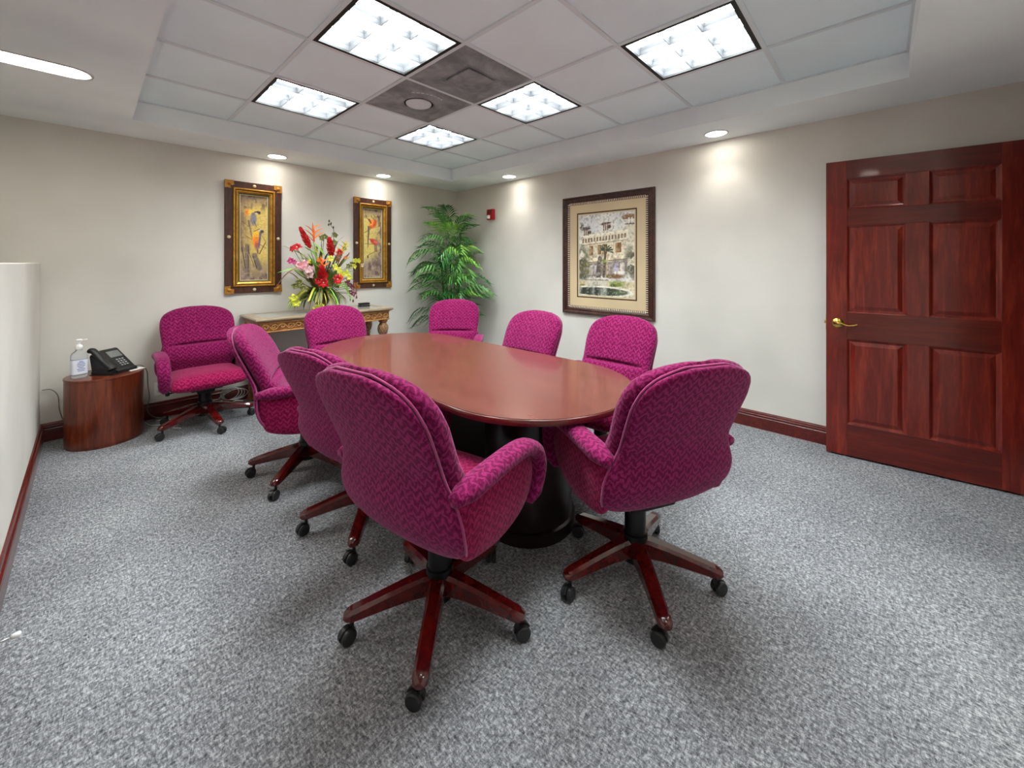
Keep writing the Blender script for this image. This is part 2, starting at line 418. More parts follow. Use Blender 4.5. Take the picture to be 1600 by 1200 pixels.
# ------------------------------------------------------------------ chairs
def sup(w, t, n, p=2.6):
    out = []
    for k in range(n):
        a = 2 * PI * k / n; c, s = math.cos(a), math.sin(a)
        out.append((math.copysign(abs(s) ** (2 / p), s) * t, math.copysign(abs(c) ** (2 / p), c) * w))
    return out                                    # (x, y)
def interp(xs, ys, x):
    return float(np.interp(x, xs, ys))
def smooth_tab(tab, zs):
    """piecewise-smooth sampling of a station table"""
    Z = np.array([r[0] for r in tab], float); out = []
    for c in range(1, len(tab[0])):
        Y = np.array([r[c] for r in tab], float)
        fz = np.linspace(Z[0], Z[-1], 240); fy = np.interp(fz, Z, Y)
        k = np.hanning(25); k /= k.sum(); pad = np.pad(fy, 12, mode='reflect', reflect_type='odd'); sm = np.convolve(pad, k, 'valid')
        out.append(np.interp(zs, fz, sm))
    return out
# rear shell outline: z, half width, x of the rear face
SHELL = [(0.385, 0.17, -0.170), (0.41, 0.248, -0.198), (0.45, 0.290, -0.228), (0.50, 0.300, -0.250), (0.55, 0.299, -0.260), (0.61, 0.274, -0.264),
         (0.67, 0.246, -0.278), (0.76, 0.250, -0.318), (0.85, 0.253, -0.360), (0.92, 0.232, -0.393), (0.965, 0.180, -0.413), (0.99, 0.085, -0.424)]
def make_chair():
    root = empty('conference_chair')
    # --- rear shell of the backrest
    zs = np.concatenate([[0.385, 0.39, 0.40], np.linspace(0.42, 0.93, 22), [0.95, 0.965, 0.977, 0.985, 0.99]])
    w, xr = smooth_tab(SHELL, zs)
    rings = []
    for z, ww, x in zip(zs, w, xr):
        tt = 0.020 * min(1.0, 0.35 + (0.995 - z) / 0.03, 0.35 + (z - 0.38) / 0.03)
        rings.append([(x + 0.028 + px - 0.055 * (1 - (py / 0.28) ** 2) * 0.35 , py, z) for px, py in sup(ww, tt, 28, 3.0)])
    shell = G().loft(rings).obj('back_shell', M['fab'], root, True); boxuv(shell)
    # piping on the shell's rim
    rim = []
    for z, ww, x in zip(zs, w, xr): rim.append((x + 0.034, -ww - 0.001, z))
    for z, ww, x in list(zip(zs, w, xr))[::-1]: rim.append((x + 0.034, ww + 0.001, z))
    p = G().tube(rim, 0.0045, 6, closed=True).obj('piping', M['pipe'], shell, True)
    # --- front cushion: upper pad + lumbar roll with a tuck between them
    CU = [(0.45, 0.205, 0.07), (0.50, 0.236, 0.10), (0.56, 0.252, 0.138), (0.62, 0.256, 0.140), (0.66, 0.256, 0.130), (0.70, 0.257, 0.118),
          (0.76, 0.262, 0.116), (0.83, 0.268, 0.116), (0.90, 0.262, 0.108), (0.945, 0.238, 0.094), (0.975, 0.19, 0.072), (0.995, 0.12, 0.046), (1.002, 0.05, 0.022)]
    zs2 = np.concatenate([[0.45], np.linspace(0.47, 0.66, 14), np.linspace(0.668, 0.72, 14), np.linspace(0.735, 0.93, 14), [0.945, 0.958, 0.970, 0.980, 0.988, 0.994, 0.999, 1.002]])
    Z = [r[0] for r in CU]; wc = np.interp(zs2, Z, [r[1] for r in CU]); tc = np.interp(zs2, Z, [r[2] for r in CU])
    xr2 = np.interp(zs2, zs, xr)
    k = np.array([1, 2, 1]) / 4.0
    for _ in range(2): tc[1:-1] = np.convolve(tc, k, 'valid'); wc[1:-1] = np.convolve(wc, k, 'valid')
    rings = []
    for z, ww, tt, x in zip(zs2, wc, tc, xr2):
        back = x + 0.018 + 0.030 * max(0.0, (z - 0.91) / 0.10) ** 1.8; dish = 0.018 * (1 if z > 0.7 else 0.6)
        r = []
        for px, py in sup(ww, 1.0, 36, 2.7):
            f = (px + 1) / 2                       # 0 rear .. 1 front
            conc = -dish * (1 - (py / max(ww, 1e-3)) ** 2) * f
            tuck = -0.034 * math.exp(-((z - 0.692) / 0.011) ** 2) * max(0.0, 1 - (py / 0.235) ** 4) * f
            r.append((back + f * tt + conc + tuck + 0.02 * (abs(py) / 0.26) ** 2 * f, py, z))
        rings.append(r)
    cu = G().loft(rings).obj('backrest', M['fab'], root, True); boxuv(cu)
    # --- seat cushion with waterfall front
    rings = []
    for x, w_, zt, zb in ((-0.20, 0.20, 0.475, 0.40), (-0.17, 0.238, 0.49, 0.385), (-0.10, 0.245, 0.495, 0.375), (0.0, 0.25, 0.497, 0.37), (0.10, 0.255, 0.50, 0.37),
                          (0.18, 0.26, 0.502, 0.372), (0.23, 0.26, 0.492, 0.376), (0.262, 0.25, 0.472, 0.385), (0.28, 0.232, 0.448, 0.40), (0.286, 0.20, 0.43, 0.412)):
        h = (zt - zb) / 2; m_ = (zt + zb) / 2
        rings.append([(x + 0.012 * (1 - (py / 0.26) ** 2), py, m_ + pz) for pz, py in sup(w_, h, 32, 3.4)])
    seat = G().loft(rings).obj('seat', M['fab_red'], root, True); boxuv(seat)
    # --- arms: padded loop and recessed side panel
    for s in (-1, 1):
        path = smooth_path([(-0.238, 0, 0.622), (-0.13, 0, 0.632), (-0.02, 0, 0.640), (0.09, 0, 0.644), (0.175, 0, 0.634), (0.235, 0, 0.598), (0.262, 0, 0.54), (0.258, 0, 0.49), (0.235, 0, 0.44), (0.205, 0, 0.40)], 5)
        rings = []; n = len(path)
        for i, p in enumerate(path):
            t = (path[min(i + 1, n - 1)] - path[max(i - 1, 0)]).normalized(); nn = Vector((-t.z, 0, t.x))
            e = i / (n - 1); k_ = min(1.0, 0.55 + e * 6, 0.5 + (1 - e) * 5)
            hy = (0.046 - 0.008 * e) * k_; ht = (0.032 - 0.006 * e) * k_
            yo = s * (0.278 + 0.010 * math.sin(PI * e))
            rings.append([tuple(p + nn * px + Vector((0, yo + py, 0))) for px, py in sup(hy, ht, 16, 2.5)])
        arm = G().loft(rings).obj('arm', M['fab'], root, True); boxuv(arm)
        # side panel
        pts = [(-0.222, 0.608), (-0.13, 0.618), (-0.02, 0.626), (0.09, 0.630), (0.165, 0.618), (0.215, 0.585), (0.238, 0.535), (0.232, 0.49), (0.205, 0.44), (0.15, 0.40), (0.07, 0.378),
               (-0.02, 0.372), (-0.11, 0.384), (-0.175, 0.405), (-0.20, 0.44), (-0.222, 0.50)]
        P = [(p.x, p.z) for p in smooth_path([(a, 0, b) for a, b in pts + pts[:1]], 3)][:-1]
        cx = sum(p[0] for p in P) / len(P); cz = sum(p[1] for p in P) / len(P)
        rr = []
        for k_, y in ((0.05, -0.022), (0.6, -0.022), (0.93, -0.018), (1.0, -0.008), (1.0, 0.008), (0.93, 0.018), (0.6, 0.024), (0.05, 0.025)):
            rr.append([(cx + (a - cx) * k_, s * (0.270 + y), cz + (b - cz) * k_) for a, b in P])
        pn = G().loft(rr).obj('arm_panel', M['fab_red'], arm, True); boxuv(pn)
    # --- mechanism, column, hub
    G().bbox(-0.13, 0.12, -0.11, 0.11, 0.335, 0.385, 0.012, 2).bbox(-0.07, 0.07, -0.06, 0.06, 0.30, 0.34, 0.01, 2).obj('tilt_mechanism', M['blackm'], root)
    G().tube([(0.0, -0.05, 0.345), (0.03, -0.20, 0.345), (0.03, -0.235, 0.342)], 0.006, 8).lathe([(0, -0.02), (0.014, -0.014), (0.016, 0), (0.012, 0.016), (0, 0.02)], 10, (0.03, -0.245, 0.342)).obj('lever', M['black'], root, True)
    G().lathe([(0.052, 0.085), (0.052, 0.20), (0.045, 0.205), (0.045, 0.30), (0.04, 0.31)], 20).obj('column', M['blackm'], root, angle=40)
    return root
def base_parts():
    """one star leg with its caster, pointing along +x"""
    secs = []
    for x, wd, zb, zt in ((0.03, 0.030, 0.10, 0.182), (0.06, 0.031, 0.105, 0.180), (0.12, 0.029, 0.103, 0.168), (0.20, 0.027, 0.092, 0.148), (0.27, 0.026, 0.082, 0.129), (0.315, 0.026, 0.076, 0.117), (0.335, 0.023, 0.078, 0.110), (0.346, 0.015, 0.083, 0.102)):
        c = 0.011
        secs.append([(x, -wd, zb + c * 0.6), (x, -wd + c * 0.6, zb), (x, wd - c * 0.6, zb), (x, wd, zb + c * 0.6), (x, wd, zt - c), (x, wd - c, zt), (x, -wd + c, zt), (x, -wd, zt - c)])
    leg = G().loft(secs)
    cs = G()
    R = 0.0275
    for s in (-1, 1):
        m0 = len(cs.v)
        cs.lathe([(0, -0.009), (R - 0.006, -0.009), (R, -0.005), (R, 0.006), (R - 0.004, 0.010), (0, 0.010)], 20)
        cs.xf(Matrix.Translation((0.018, s * 0.0125, R)) @ Matrix.Rotation(-s * PI / 2, 4, 'X'), m0)
    m0 = len(cs.v)                                 # hood over the wheels and stem
    hood = []
    for k in range(9):
        a = math.radians(20 + k * 20); hood.append((0.018 + (R + 0.004) * math.cos(a), R + (R + 0.004) * math.sin(a)))
    cs.loft([[(x, y, z) for x, z in hood] for y in (-0.004, 0.004)])
    cs.lathe([(0.008, 0.045), (0.008, 0.085)], 10, (0, 0, 0))
    return leg, cs
LEG, CAST = base_parts()
leg_me = LEG.obj('leg', M['leg'], angle=35); leg_data = leg_me.data; bpy.data.objects.remove(leg_me)
cs_me = CAST.obj('caster', M['rubber'], angle=35); cast_data = cs_me.data; bpy.data.objects.remove(cs_me)
chair0 = make_chair()
CH = [ # x, y, facing deg, base phase deg (world), seat lift, label
  (0.933, 1.257, 10, 7, 0.03, 'magenta armchair nearest the camera, seen from behind, front left of the table'),
  (1.634, 0.787, 62, 8, 0.03, 'magenta armchair at the near right end of the table, facing away from the camera'),
  (1.046, 2.011, 12, 12, -0.02, 'magenta armchair second from the camera on the left side, half behind the nearest one'),
  (0.993, 2.787, -26, 3, -0.02, 'magenta armchair third from the camera on the left side, seen from its side'),
  (0.676, 4.215, -90, -10, -0.02, 'magenta armchair away from the table, by the back wall next to the drum table'),
  (1.535, 3.35, -90, 20, -0.02, 'magenta armchair tucked in at the far end of the table before the console'),
  (2.46, 3.14, -137, 20, -0.02, 'magenta armchair in front of the potted palm in the far corner'),
  (2.17, 2.06, 180, 40, -0.02, 'magenta armchair right of the table, below the left edge of the house picture'),
  (2.36, 1.385, 180, 15, -0.02, 'magenta armchair right of the table, below the right edge of the house picture')]
for k in range(len(CH)):
    o = chair0 if k == 0 else copy_tree(chair0)
    if k == 0: chairs = []
    chairs.append(o)
for o, (x, y, fa, ph, lift, lb) in zip(chairs, CH):
    for ch in o.children:
        if not ch.name.startswith('column'): ch.location.z = lift
        if o is chairs[0] and ch.name.startswith('back'): ch.scale.z = 1.06; ch.location.z = lift - 0.04; ch.location.x = 0.008
    o.location = (x, y, 0); o.rotation_euler = (0, 0, math.radians(fa)); tag(o, lb, 'chair', 'magenta chairs of the conference room')
    for q in range(5):
        a = math.radians(ph - fa + 72 * q)
        l = bpy.data.objects.new('leg', leg_data); COL.objects.link(l); l.parent = o; l.rotation_euler = (0, 0, a)
        c = bpy.data.objects.new('caster', cast_data); COL.objects.link(c); c.parent = l
        c.location = (0.318, 0, 0); c.rotation_euler = (0, 0, random.uniform(-2.6, 2.6) if q % 2 else 0.6)

# ------------------------------------------------------------------ door leaf (opened against the right wall)
P0 = Vector((3.655, 0.29, 0)); P1 = Vector((3.748, -0.62, 0)); ang = math.atan2((P1 - P0).y, (P1 - P0).x)
DL, DH, DT = 0.915, 2.10, 0.044
door = empty('door_1', (P0.x, P0.y, 0.012), ang)   # local x: from latch edge to hinge, local -y: face towards the room
# (rotation puts the leaf's visible face on local -y)
PAN = [(0.118, 0.424, 1.745, 1.968), (0.528, 0.828, 1.752, 1.976), (0.112, 0.420, 1.022, 1.638), (0.526, 0.836, 1.024, 1.642), (0.110, 0.408, 0.232, 0.834), (0.518, 0.834, 0.232, 0.836)]
PAN = [(0.115, 0.418, 1.740, 1.960), (0.522, 0.825, 1.740, 1.960), (0.115, 0.418, 1.012, 1.628), (0.522, 0.825, 1.012, 1.628), (0.115, 0.418, 0.222, 0.825), (0.522, 0.825, 0.222, 0.825)]
V, H_ = M['door'], M['door_h']
def dbox(nm, x0, x1, z0, z1, m): return G().bbox(x0, x1, 0, DT, z0, z1, 0.0012, 1).obj(nm, m, door)
dbox('stile', 0, 0.115, 0, DH - 0.012, V); dbox('stile', 0.825, DL, 0, DH - 0.012, V)
for z0, z1 in ((0, 0.222), (0.825, 1.012), (1.628, 1.740), (1.960, DH - 0.012)): dbox('rail', 0.1152, 0.8248, z0, z1, H_)
for z0, z1 in ((0.222, 0.825), (1.012, 1.628), (1.740, 1.960)): dbox('mullion', 0.418, 0.522, z0 + 0.0002, z1 - 0.0002, V)
for x0, x1, z0, z1 in PAN:
    g = G(); rings = []
    for ins, y in ((0.0, 0.0015), (0.006, 0.004), (0.014, 0.012), (0.020, 0.013), (0.044, 0.005), (0.050, 0.005)):
        rings.append([(x0 + ins, y, z0 + ins), (x1 - ins, y, z0 + ins), (x1 - ins, y, z1 - ins), (x0 + ins, y, z1 - ins)])
    rings = [[(x0, DT - 0.002, z0), (x1, DT - 0.002, z0), (x1, DT - 0.002, z1), (x0, DT - 0.002, z1)]] + rings
    G().loft(rings).obj('door_panel', V, door)
g = G(); g.lathe([(0.034, 0), (0.034, 0.004), (0.028, 0.010), (0.014, 0.014), (0.011, 0.045), (0.013, 0.052), (0.0, 0.055)], 24)
g.xf(Matrix.Translation((0.066, 0, 0.935)) @ Matrix.Rotation(PI / 2, 4, 'X'))
rose = g.obj('handle', M['brass'], door, angle=40)
G().tube(smooth_path([(0.060, -0.048, 0.935), (0.085, -0.050, 0.936), (0.115, -0.050, 0.925), (0.145, -0.050, 0.928), (0.168, -0.048, 0.937)], 5), [0.010] * 6 + [0.008] * 10 + [0.006] * 5, 10, flat=0.8).obj('lever', M['brass'], rose, True)
G().box(-0.002, 0.0, 0.008, 0.036, 0.88, 0.99).obj('latch_plate', M['brass'], door)
G().bbox(-0.010, 0.0, 0.015, 0.028, 0.925, 0.945, 0.002, 1).obj('latch_bolt', M['brass'], door)
for z in (0.25, 1.05, 1.85):
    G().lathe([(0.007, -0.045), (0.007, 0.045)], 12, (DL + 0.004, 0.004, z)).obj('hinge', M['brass'], door)
structure(door)

# ------------------------------------------------------------------ artwork painter: a grid of vertex colours on a flat canvas
class Art:
    def __init__(s, W, H, asp):
        s.W, s.H, s.asp = W, H, asp
        s.x, s.y = np.meshgrid((np.arange(W) + 0.5) / W, (np.arange(H) + 0.5) / H)   # y down
        s.c = np.zeros((H, W, 3))
    def noise(s, nx, ny, seed):
        r = np.random.default_rng(seed).random((ny + 2, nx + 2)); X = s.x * nx; Y = s.y * ny
        i = X.astype(int); j = Y.astype(int); fx = X - i; fy = Y - j; fx = fx * fx * (3 - 2 * fx); fy = fy * fy * (3 - 2 * fy)
        return (r[j, i] * (1 - fx) + r[j, i + 1] * fx) * (1 - fy) + (r[j + 1, i] * (1 - fx) + r[j + 1, i + 1] * fx) * fy
    def blend(s, a, col): a = np.clip(a, 0, 1)[..., None]; s.c = s.c * (1 - a) + np.array(col, float) * a
    def ell(s, cx, cy, rx, ry, ang, col, soft=0.25, alpha=1.0):
        dx = (s.x - cx); dy = (s.y - cy) * s.asp; ca, sa = math.cos(math.radians(ang)), math.sin(math.radians(ang))
        u = (dx * ca + dy * sa) / rx; v = (-dx * sa + dy * ca) / ry; d = np.sqrt(u * u + v * v)
        s.blend((1 + soft - d) / (2 * soft) * alpha, col)
    def line(s, x0, y0, x1, y1, w, col, alpha=1.0, w1=None):
        y0 *= s.asp; y1 *= s.asp; Y = s.y * s.asp; L = (x1 - x0) ** 2 + (y1 - y0) ** 2
        t = np.clip(((s.x - x0) * (x1 - x0) + (Y - y0) * (y1 - y0)) / L, 0, 1)
        d = np.hypot(s.x - x0 - t * (x1 - x0), Y - y0 - t * (y1 - y0)); ww = w + ((w1 if w1 is not None else w) - w) * t
        s.blend((ww * 1.3 - d) / (ww * 0.6) * alpha, col)
    def rect(s, x0, y0, x1, y1, col, alpha=1.0, slope=0.0, soft=0.008):
        yy = s.y - slope * s.x
        a = np.minimum(np.minimum((s.x - x0), (x1 - s.x)), np.minimum((yy - y0), (y1 - yy)) * s.asp) / soft + 0.5
        s.blend(a * 1.0 if alpha == 1 else np.clip(a, 0, 1) * alpha, col)
    def mottle(s, nx, ny, seed, col, th=0.5, alpha=0.6, where=None):
        n = s.noise(nx, ny, seed) * 0.65 + s.noise(nx * 2, ny * 2, seed + 1) * 0.35
        a = np.clip((n - th) * 6, 0, 1) * alpha
        if where is not None: a = a * where
        s.blend(a, col)
    def build(s, name, w, h, parent, m, y=0.0):
        """canvas in the local x-z plane facing -y, centred"""
        W, H = s.W, s.H; me = bpy.data.meshes.new(name)
        xs = np.linspace(-w / 2, w / 2, W + 1); zs = np.linspace(h / 2, -h / 2, H + 1)
        X, Z = np.meshgrid(xs, zs); n = (W + 1) * (H + 1)
        co = np.stack([X.ravel(), np.full(n, y), Z.ravel()], 1)
        idx = np.arange(n).reshape(H + 1, W + 1)
        f = np.stack([idx[:-1, :-1], idx[1:, :-1], idx[1:, 1:], idx[:-1, 1:]], -1).reshape(-1, 4)
        me.from_pydata(co.tolist(), [], f.tolist())
        c = np.clip(s.c, 0, 255) / 255.0; c = np.where(c <= 0.04045, c / 12.92, ((c + 0.055) / 1.055) ** 2.4)
        at = me.color_attributes.new('paint', 'FLOAT_COLOR', 'CORNER')
        cc = np.repeat(np.concatenate([c.reshape(-1, 3), np.ones((W * H, 1))], 1), 4, axis=0)
        at.data.foreach_set('color', cc.ravel().astype(np.float32))
        me.update(); return link(name, me, m, parent)
M['print'] = mat('printed_canvas', (200, 200, 200), 0.55, spec=0.3)
_t = NT(M['print']); _a = _t.n('ShaderNodeVertexColor', layer_name='paint'); _t.l(_a.outputs[0], _t.b.inputs['Base Color'])

def parrots_left():
    a = Art(84, 250, 3.45); b = a.blend
    b(np.ones_like(a.x), (206, 180, 96)); b(a.noise(3, 6, 1) * 0.5, (236, 206, 120))
    b(np.clip((0.45 - a.x) * 2.2, 0, 1) * 0.75, (150, 122, 98)); b(np.clip((0.16 - a.y) * 7, 0, 1) * 0.85, (112, 94, 84))
    b(np.clip((a.y - 0.72) * 4, 0, 1) * 0.85, (132, 112, 104))
    a.mottle(6, 14, 3, (92, 78, 70), 0.5, 0.7, np.clip((0.22 - a.y) * 9, 0, 1) + np.clip((0.3 - a.x) * 3, 0, 0.6))
    a.mottle(7, 16, 5, (88, 70, 70), 0.52, 0.7, np.clip((a.y - 0.8) * 8, 0, 1)); a.mottle(5, 12, 7, (176, 156, 146), 0.55, 0.5, np.clip((a.y - 0.72) * 6, 0, 1))
    a.line(0.25, 0.60, 0.24, 0.90, 0.085, (128, 112, 96)); a.line(0.29, 0.60, 0.29, 0.9, 0.02, (96, 82, 74)); a.line(0.52, 0.71, 0.70, 0.86, 0.10, (124, 110, 98)); a.line(0.46, 0.72, 0.60, 0.86, 0.02, (86, 74, 68))
    a.line(0.06, 0.62, 0.18, 0.86, 0.018, (90, 78, 70)); a.line(0.30, 0.66, 0.5, 0.84, 0.014, (96, 80, 66))
    a.line(0.03, 0.30, 0.40, 0.39, 0.008, (96, 72, 44)); a.line(0.20, 0.48, 0.95, 0.62, 0.010, (110, 84, 50)); a.line(0.70, 0.69, 0.93, 0.55, 0.016, (90, 76, 62)); a.line(0.80, 0.47, 0.95, 0.54, 0.008, (96, 80, 60))
    a.ell(0.30, 0.195, 0.15, 0.12, 20, (240, 196, 70), 0.5); a.ell(0.24, 0.20, 0.06, 0.12, 5, (232, 128, 54), 0.6)
    a.line(0.30, 0.30, 0.44, 0.52, 0.035, (128, 108, 106), w1=0.02)
    a.ell(0.48, 0.275, 0.12, 0.24, 4, (136, 132, 142)); a.line(0.50, 0.30, 0.60, 0.37, 0.03, (112, 108, 120), w1=0.01); a.ell(0.46, 0.215, 0.07, 0.06, 0, (120, 116, 126))
    a.ell(0.62, 0.19, 0.11, 0.045, -8, (66, 56, 58)); a.ell(0.70, 0.197, 0.045, 0.06, 10, (50, 42, 44)); a.ell(0.58, 0.205, 0.045, 0.03, 0, (206, 190, 160))
    a.ell(0.58, 0.48, 0.145, 0.30, 10, (246, 190, 56)); a.ell(0.58, 0.53, 0.13, 0.20, 8, (240, 138, 46), 0.5); a.ell(0.62, 0.585, 0.09, 0.16, 10, (196, 88, 74), 0.4)
    a.line(0.74, 0.44, 0.68, 0.62, 0.05, (112, 104, 120), w1=0.02); a.line(0.62, 0.60, 0.64, 0.68, 0.045, (138, 104, 104), w1=0.025)
    a.ell(0.72, 0.405, 0.12, 0.055, 0, (216, 206, 180)); a.ell(0.80, 0.42, 0.075, 0.065, 0, (72, 62, 64)); a.line(0.5, 0.42, 0.70, 0.39, 0.016, (110, 100, 70))
    a.mottle(20, 60, 101, (88, 70, 54), 0.55, 0.16); a.mottle(14, 40, 103, (250, 232, 170), 0.58, 0.2)
    return a
def parrots_right():
    a = Art(84, 250, 3.45); b = a.blend
    b(np.ones_like(a.x), (212, 192, 104)); b(a.noise(3, 7, 21) * 0.5, (236, 212, 130))
    b(np.clip((a.x - 0.5) * 2.4, 0, 1) * 0.7, (160, 138, 116)); b(np.clip((0.15 - a.y) * 8, 0, 1) * 0.9, (126, 108, 94)); b(np.clip((a.y - 0.66 + (a.x - 0.3) * 0.15) * 7, 0, 1) * 0.9, (142, 120, 110))
    a.mottle(7, 18, 23, (86, 70, 58), 0.5, 0.75, np.clip((0.16 - a.y) * 12, 0, 1) + np.clip((a.x - 0.6) * 3, 0, 0.8)); a.mottle(6, 16, 29, (98, 80, 78), 0.5, 0.75, np.clip((a.y - 0.7) * 9, 0, 1)); a.mottle(6, 14, 31, (190, 168, 152), 0.56, 0.6, np.clip((a.y - 0.66) * 9, 0, 1))
    a.line(0.02, 0.35, 0.4, 0.28, 0.012, (96, 74, 50)); a.line(0.02, 0.51, 0.6, 0.51, 0.012, (112, 88, 58)); a.line(0.20, 0.68, 0.75, 0.60, 0.014, (110, 86, 66)); a.line(0.1, 0.09, 0.35, 0.2, 0.014, (96, 80, 60)); a.line(0.4, 0.10, 0.7, 0.18, 0.014, (96, 80, 60)); a.ell(0.22, 0.695, 0.04, 0.08, 0, (84, 66, 54))
    a.line(0.27, 0.26, 0.22, 0.56, 0.055, (108, 88, 84), w1=0.018)
    a.ell(0.50, 0.215, 0.19, 0.22, 25, (232, 118, 48)); a.ell(0.60, 0.20, 0.09, 0.18, 15, (204, 80, 46), 0.4); a.ell(0.42, 0.20, 0.10, 0.14, 30, (246, 160, 60), 0.5); a.line(0.30, 0.15, 0.40, 0.2, 0.04, (150, 62, 44)); a.ell(0.38, 0.265, 0.06, 0.06, 30, (190, 92, 60))
    a.line(0.70, 0.47, 0.97, 0.57, 0.10, (138, 140, 130), w1=0.02)
    a.ell(0.58, 0.475, 0.24, 0.13, 22, (206, 70, 66)); a.ell(0.68, 0.48, 0.12, 0.07, 28, (224, 108, 92), 0.5); a.ell(0.38, 0.45, 0.09, 0.06, 0, (190, 56, 52)); a.ell(0.32, 0.462, 0.035, 0.05, 0, (232, 214, 190))
    a.line(0.62, 0.52, 0.64, 0.62, 0.03, (120, 84, 76)); a.line(0.70, 0.52, 0.72, 0.62, 0.025, (120, 92, 84))
    a.mottle(20, 60, 101, (88, 70, 54), 0.55, 0.16); a.mottle(14, 40, 103, (250, 232, 170), 0.58, 0.2)
    return a
def house_print():
    a = Art(150, 200, 1.335); b = a.blend; sl = -0.06
    b(np.ones_like(a.x), (226, 222, 212)); a.mottle(4, 5, 41, (205, 205, 206), 0.5, 0.6)
    # facade
    a.rect(0.06, 0.25, 0.90, 0.68, (222, 210, 180), slope=sl); a.rect(0.86, 0.10, 1.0, 0.62, (216, 206, 184)); a.rect(0.80, 0.06, 1.0, 0.085, (120, 92, 72)); a.ell(0.92, 0.06, 0.13, 0.04, 0, (150, 112, 84)); a.rect(0.84, 0.135, 1.0, 0.15, (112, 96, 84))
    for x in (0.90, 0.95): a.rect(x, 0.07, x + 0.02, 0.14, (238, 234, 224))
    for cx, cy in ((0.13, 0.215), (0.50, 0.16)):
        for k in range(3): a.rect(cx - 0.04 + k * 0.035, cy - 0.03, cx - 0.02 + k * 0.035, cy + 0.045, (112, 86, 64))
        a.ell(cx, cy - 0.04, 0.09, 0.018, -6, (92, 70, 56)); a.ell(cx + 0.07, cy, 0.035, 0.03, 0, (98, 72, 56))
    a.rect(0.04, 0.275, 0.90, 0.37, (232, 222, 196), slope=sl)
    for k in range(15): x = 0.06 + k * 0.055; a.rect(x, 0.30, x + 0.032, 0.352, (134, 112, 84), slope=sl)
    a.rect(0.04, 0.372, 0.90, 0.385, (150, 130, 104), slope=sl, alpha=0.6); a.rect(0.04, 0.262, 0.90, 0.274, (246, 240, 222), slope=sl)
    for x0, x1 in ((0.20, 0.27), (0.36, 0.42), (0.44, 0.53), (0.68, 0.78)):
        a.rect(x0, 0.40, x1, 0.515, (134, 92, 56), slope=sl); a.rect(x0 + 0.01, 0.41, x0 + 0.03, 0.51, (196, 156, 92), slope=sl)
    a.rect(0.10, 0.555, 0.88, 0.595, (240, 228, 196), slope=sl); a.rect(0.10, 0.597, 0.88, 0.607, (120, 100, 84), slope=sl); a.rect(0.10, 0.612, 0.88, 0.78, (156, 142, 134), slope=sl)
    for x0, x1, c in ((0.20, 0.26, (226, 220, 222)), (0.30, 0.36, (206, 196, 200)), (0.66, 0.72, (178, 164, 196)), (0.76, 0.84, (222, 212, 198))): a.rect(x0, 0.64, x1, 0.76, c, slope=sl)
    # foliage
    a.mottle(9, 12, 51, (92, 92, 70), 0.42, 0.85, np.clip(1 - np.hypot((a.x - 0.06) / 0.17, (a.y - 0.58) / 0.24), 0, 1) * 2); a.mottle(9, 12, 61, (96, 94, 76), 0.42, 0.85, np.clip(1 - np.hypot((a.x - 0.97) / 0.17, (a.y - 0.60) / 0.26), 0, 1) * 2)
    a.mottle(10, 12, 67, (120, 118, 62), 0.45, 0.8, np.clip(1 - np.hypot((a.x - 0.14) / 0.14, (a.y - 0.66) / 0.12), 0, 1) * 2)
    for k in range(9):
        an = math.radians(200 + k * 20); a.line(0.50, 0.44, 0.50 + 0.13 * math.cos(an), 0.44 + 0.09 * math.sin(an) + 0.03, 0.012, (70, 76, 52))
    a.line(0.50, 0.44, 0.47, 0.76, 0.022, (92, 76, 62)); a.line(0.40, 0.54, 0.36, 0.76, 0.035, (98, 86, 80), w1=0.05); a.line(0.54, 0.5, 0.53, 0.76, 0.012, (196, 168, 130)); a.ell(0.48, 0.575, 0.05, 0.03, 0, (140, 150, 74))
    a.ell(0.74, 0.715, 0.10, 0.035, 0, (238, 232, 220)); a.ell(0.68, 0.755, 0.14, 0.035, 0, (126, 92, 66), 0.4); a.ell(0.56, 0.765, 0.05, 0.03, 0, (110, 100, 60))
    a.ell(0.07, 0.76, 0.10, 0.06, 0, (98, 96, 78), 0.4); a.rect(0.20, 0.775, 0.56, 0.80, (226, 220, 208)); a.rect(0.12, 0.80, 0.56, 0.812, (140, 126, 112))
    a.rect(0.0, 0.815, 1.0, 0.88, (214, 200, 160)); a.rect(0.14, 0.815, 0.52, 0.88, (208, 202, 182)); a.ell(0.70, 0.85, 0.12, 0.05, 0, (128, 142, 64), 0.5); a.ell(0.64, 0.87, 0.05, 0.03, 0, (84, 100, 48), 0.4); a.ell(0.06, 0.875, 0.05, 0.025, 0, (130, 98, 48), 0.5)
    a.rect(0.0, 0.88, 1.0, 1.0, (222, 208, 178)); a.ell(0.40, 0.945, 0.58, 0.088, 0, (236, 230, 214), 0.05); a.ell(0.36, 0.945, 0.54, 0.066, 0, (86, 92, 76), 0.06)
    w_ = np.clip((1 - np.hypot((a.x - 0.36) / 0.54, (a.y - 0.945) * 1.335 / 0.066)) * 8, 0, 1)
    b(w_ * np.clip((a.noise(14, 2, 77) - 0.5) * 4, 0, 1) * 0.7, (176, 178, 176)); b(w_ * np.clip((a.noise(12, 2, 78) - 0.55) * 5, 0, 1) * 0.8, (44, 48, 44)); b(w_ * np.clip(a.x - 0.45, 0, 1) * 1.4, (96, 116, 72))
    a.mottle(34, 44, 91, (84, 78, 66), 0.52, 0.30); a.mottle(40, 50, 95, (250, 246, 232), 0.56, 0.35); a.mottle(16, 20, 97, (120, 104, 84), 0.55, 0.35, np.clip((a.y - 0.36) * 6, 0, 1) * np.clip((0.86 - a.y) * 8, 0, 1))
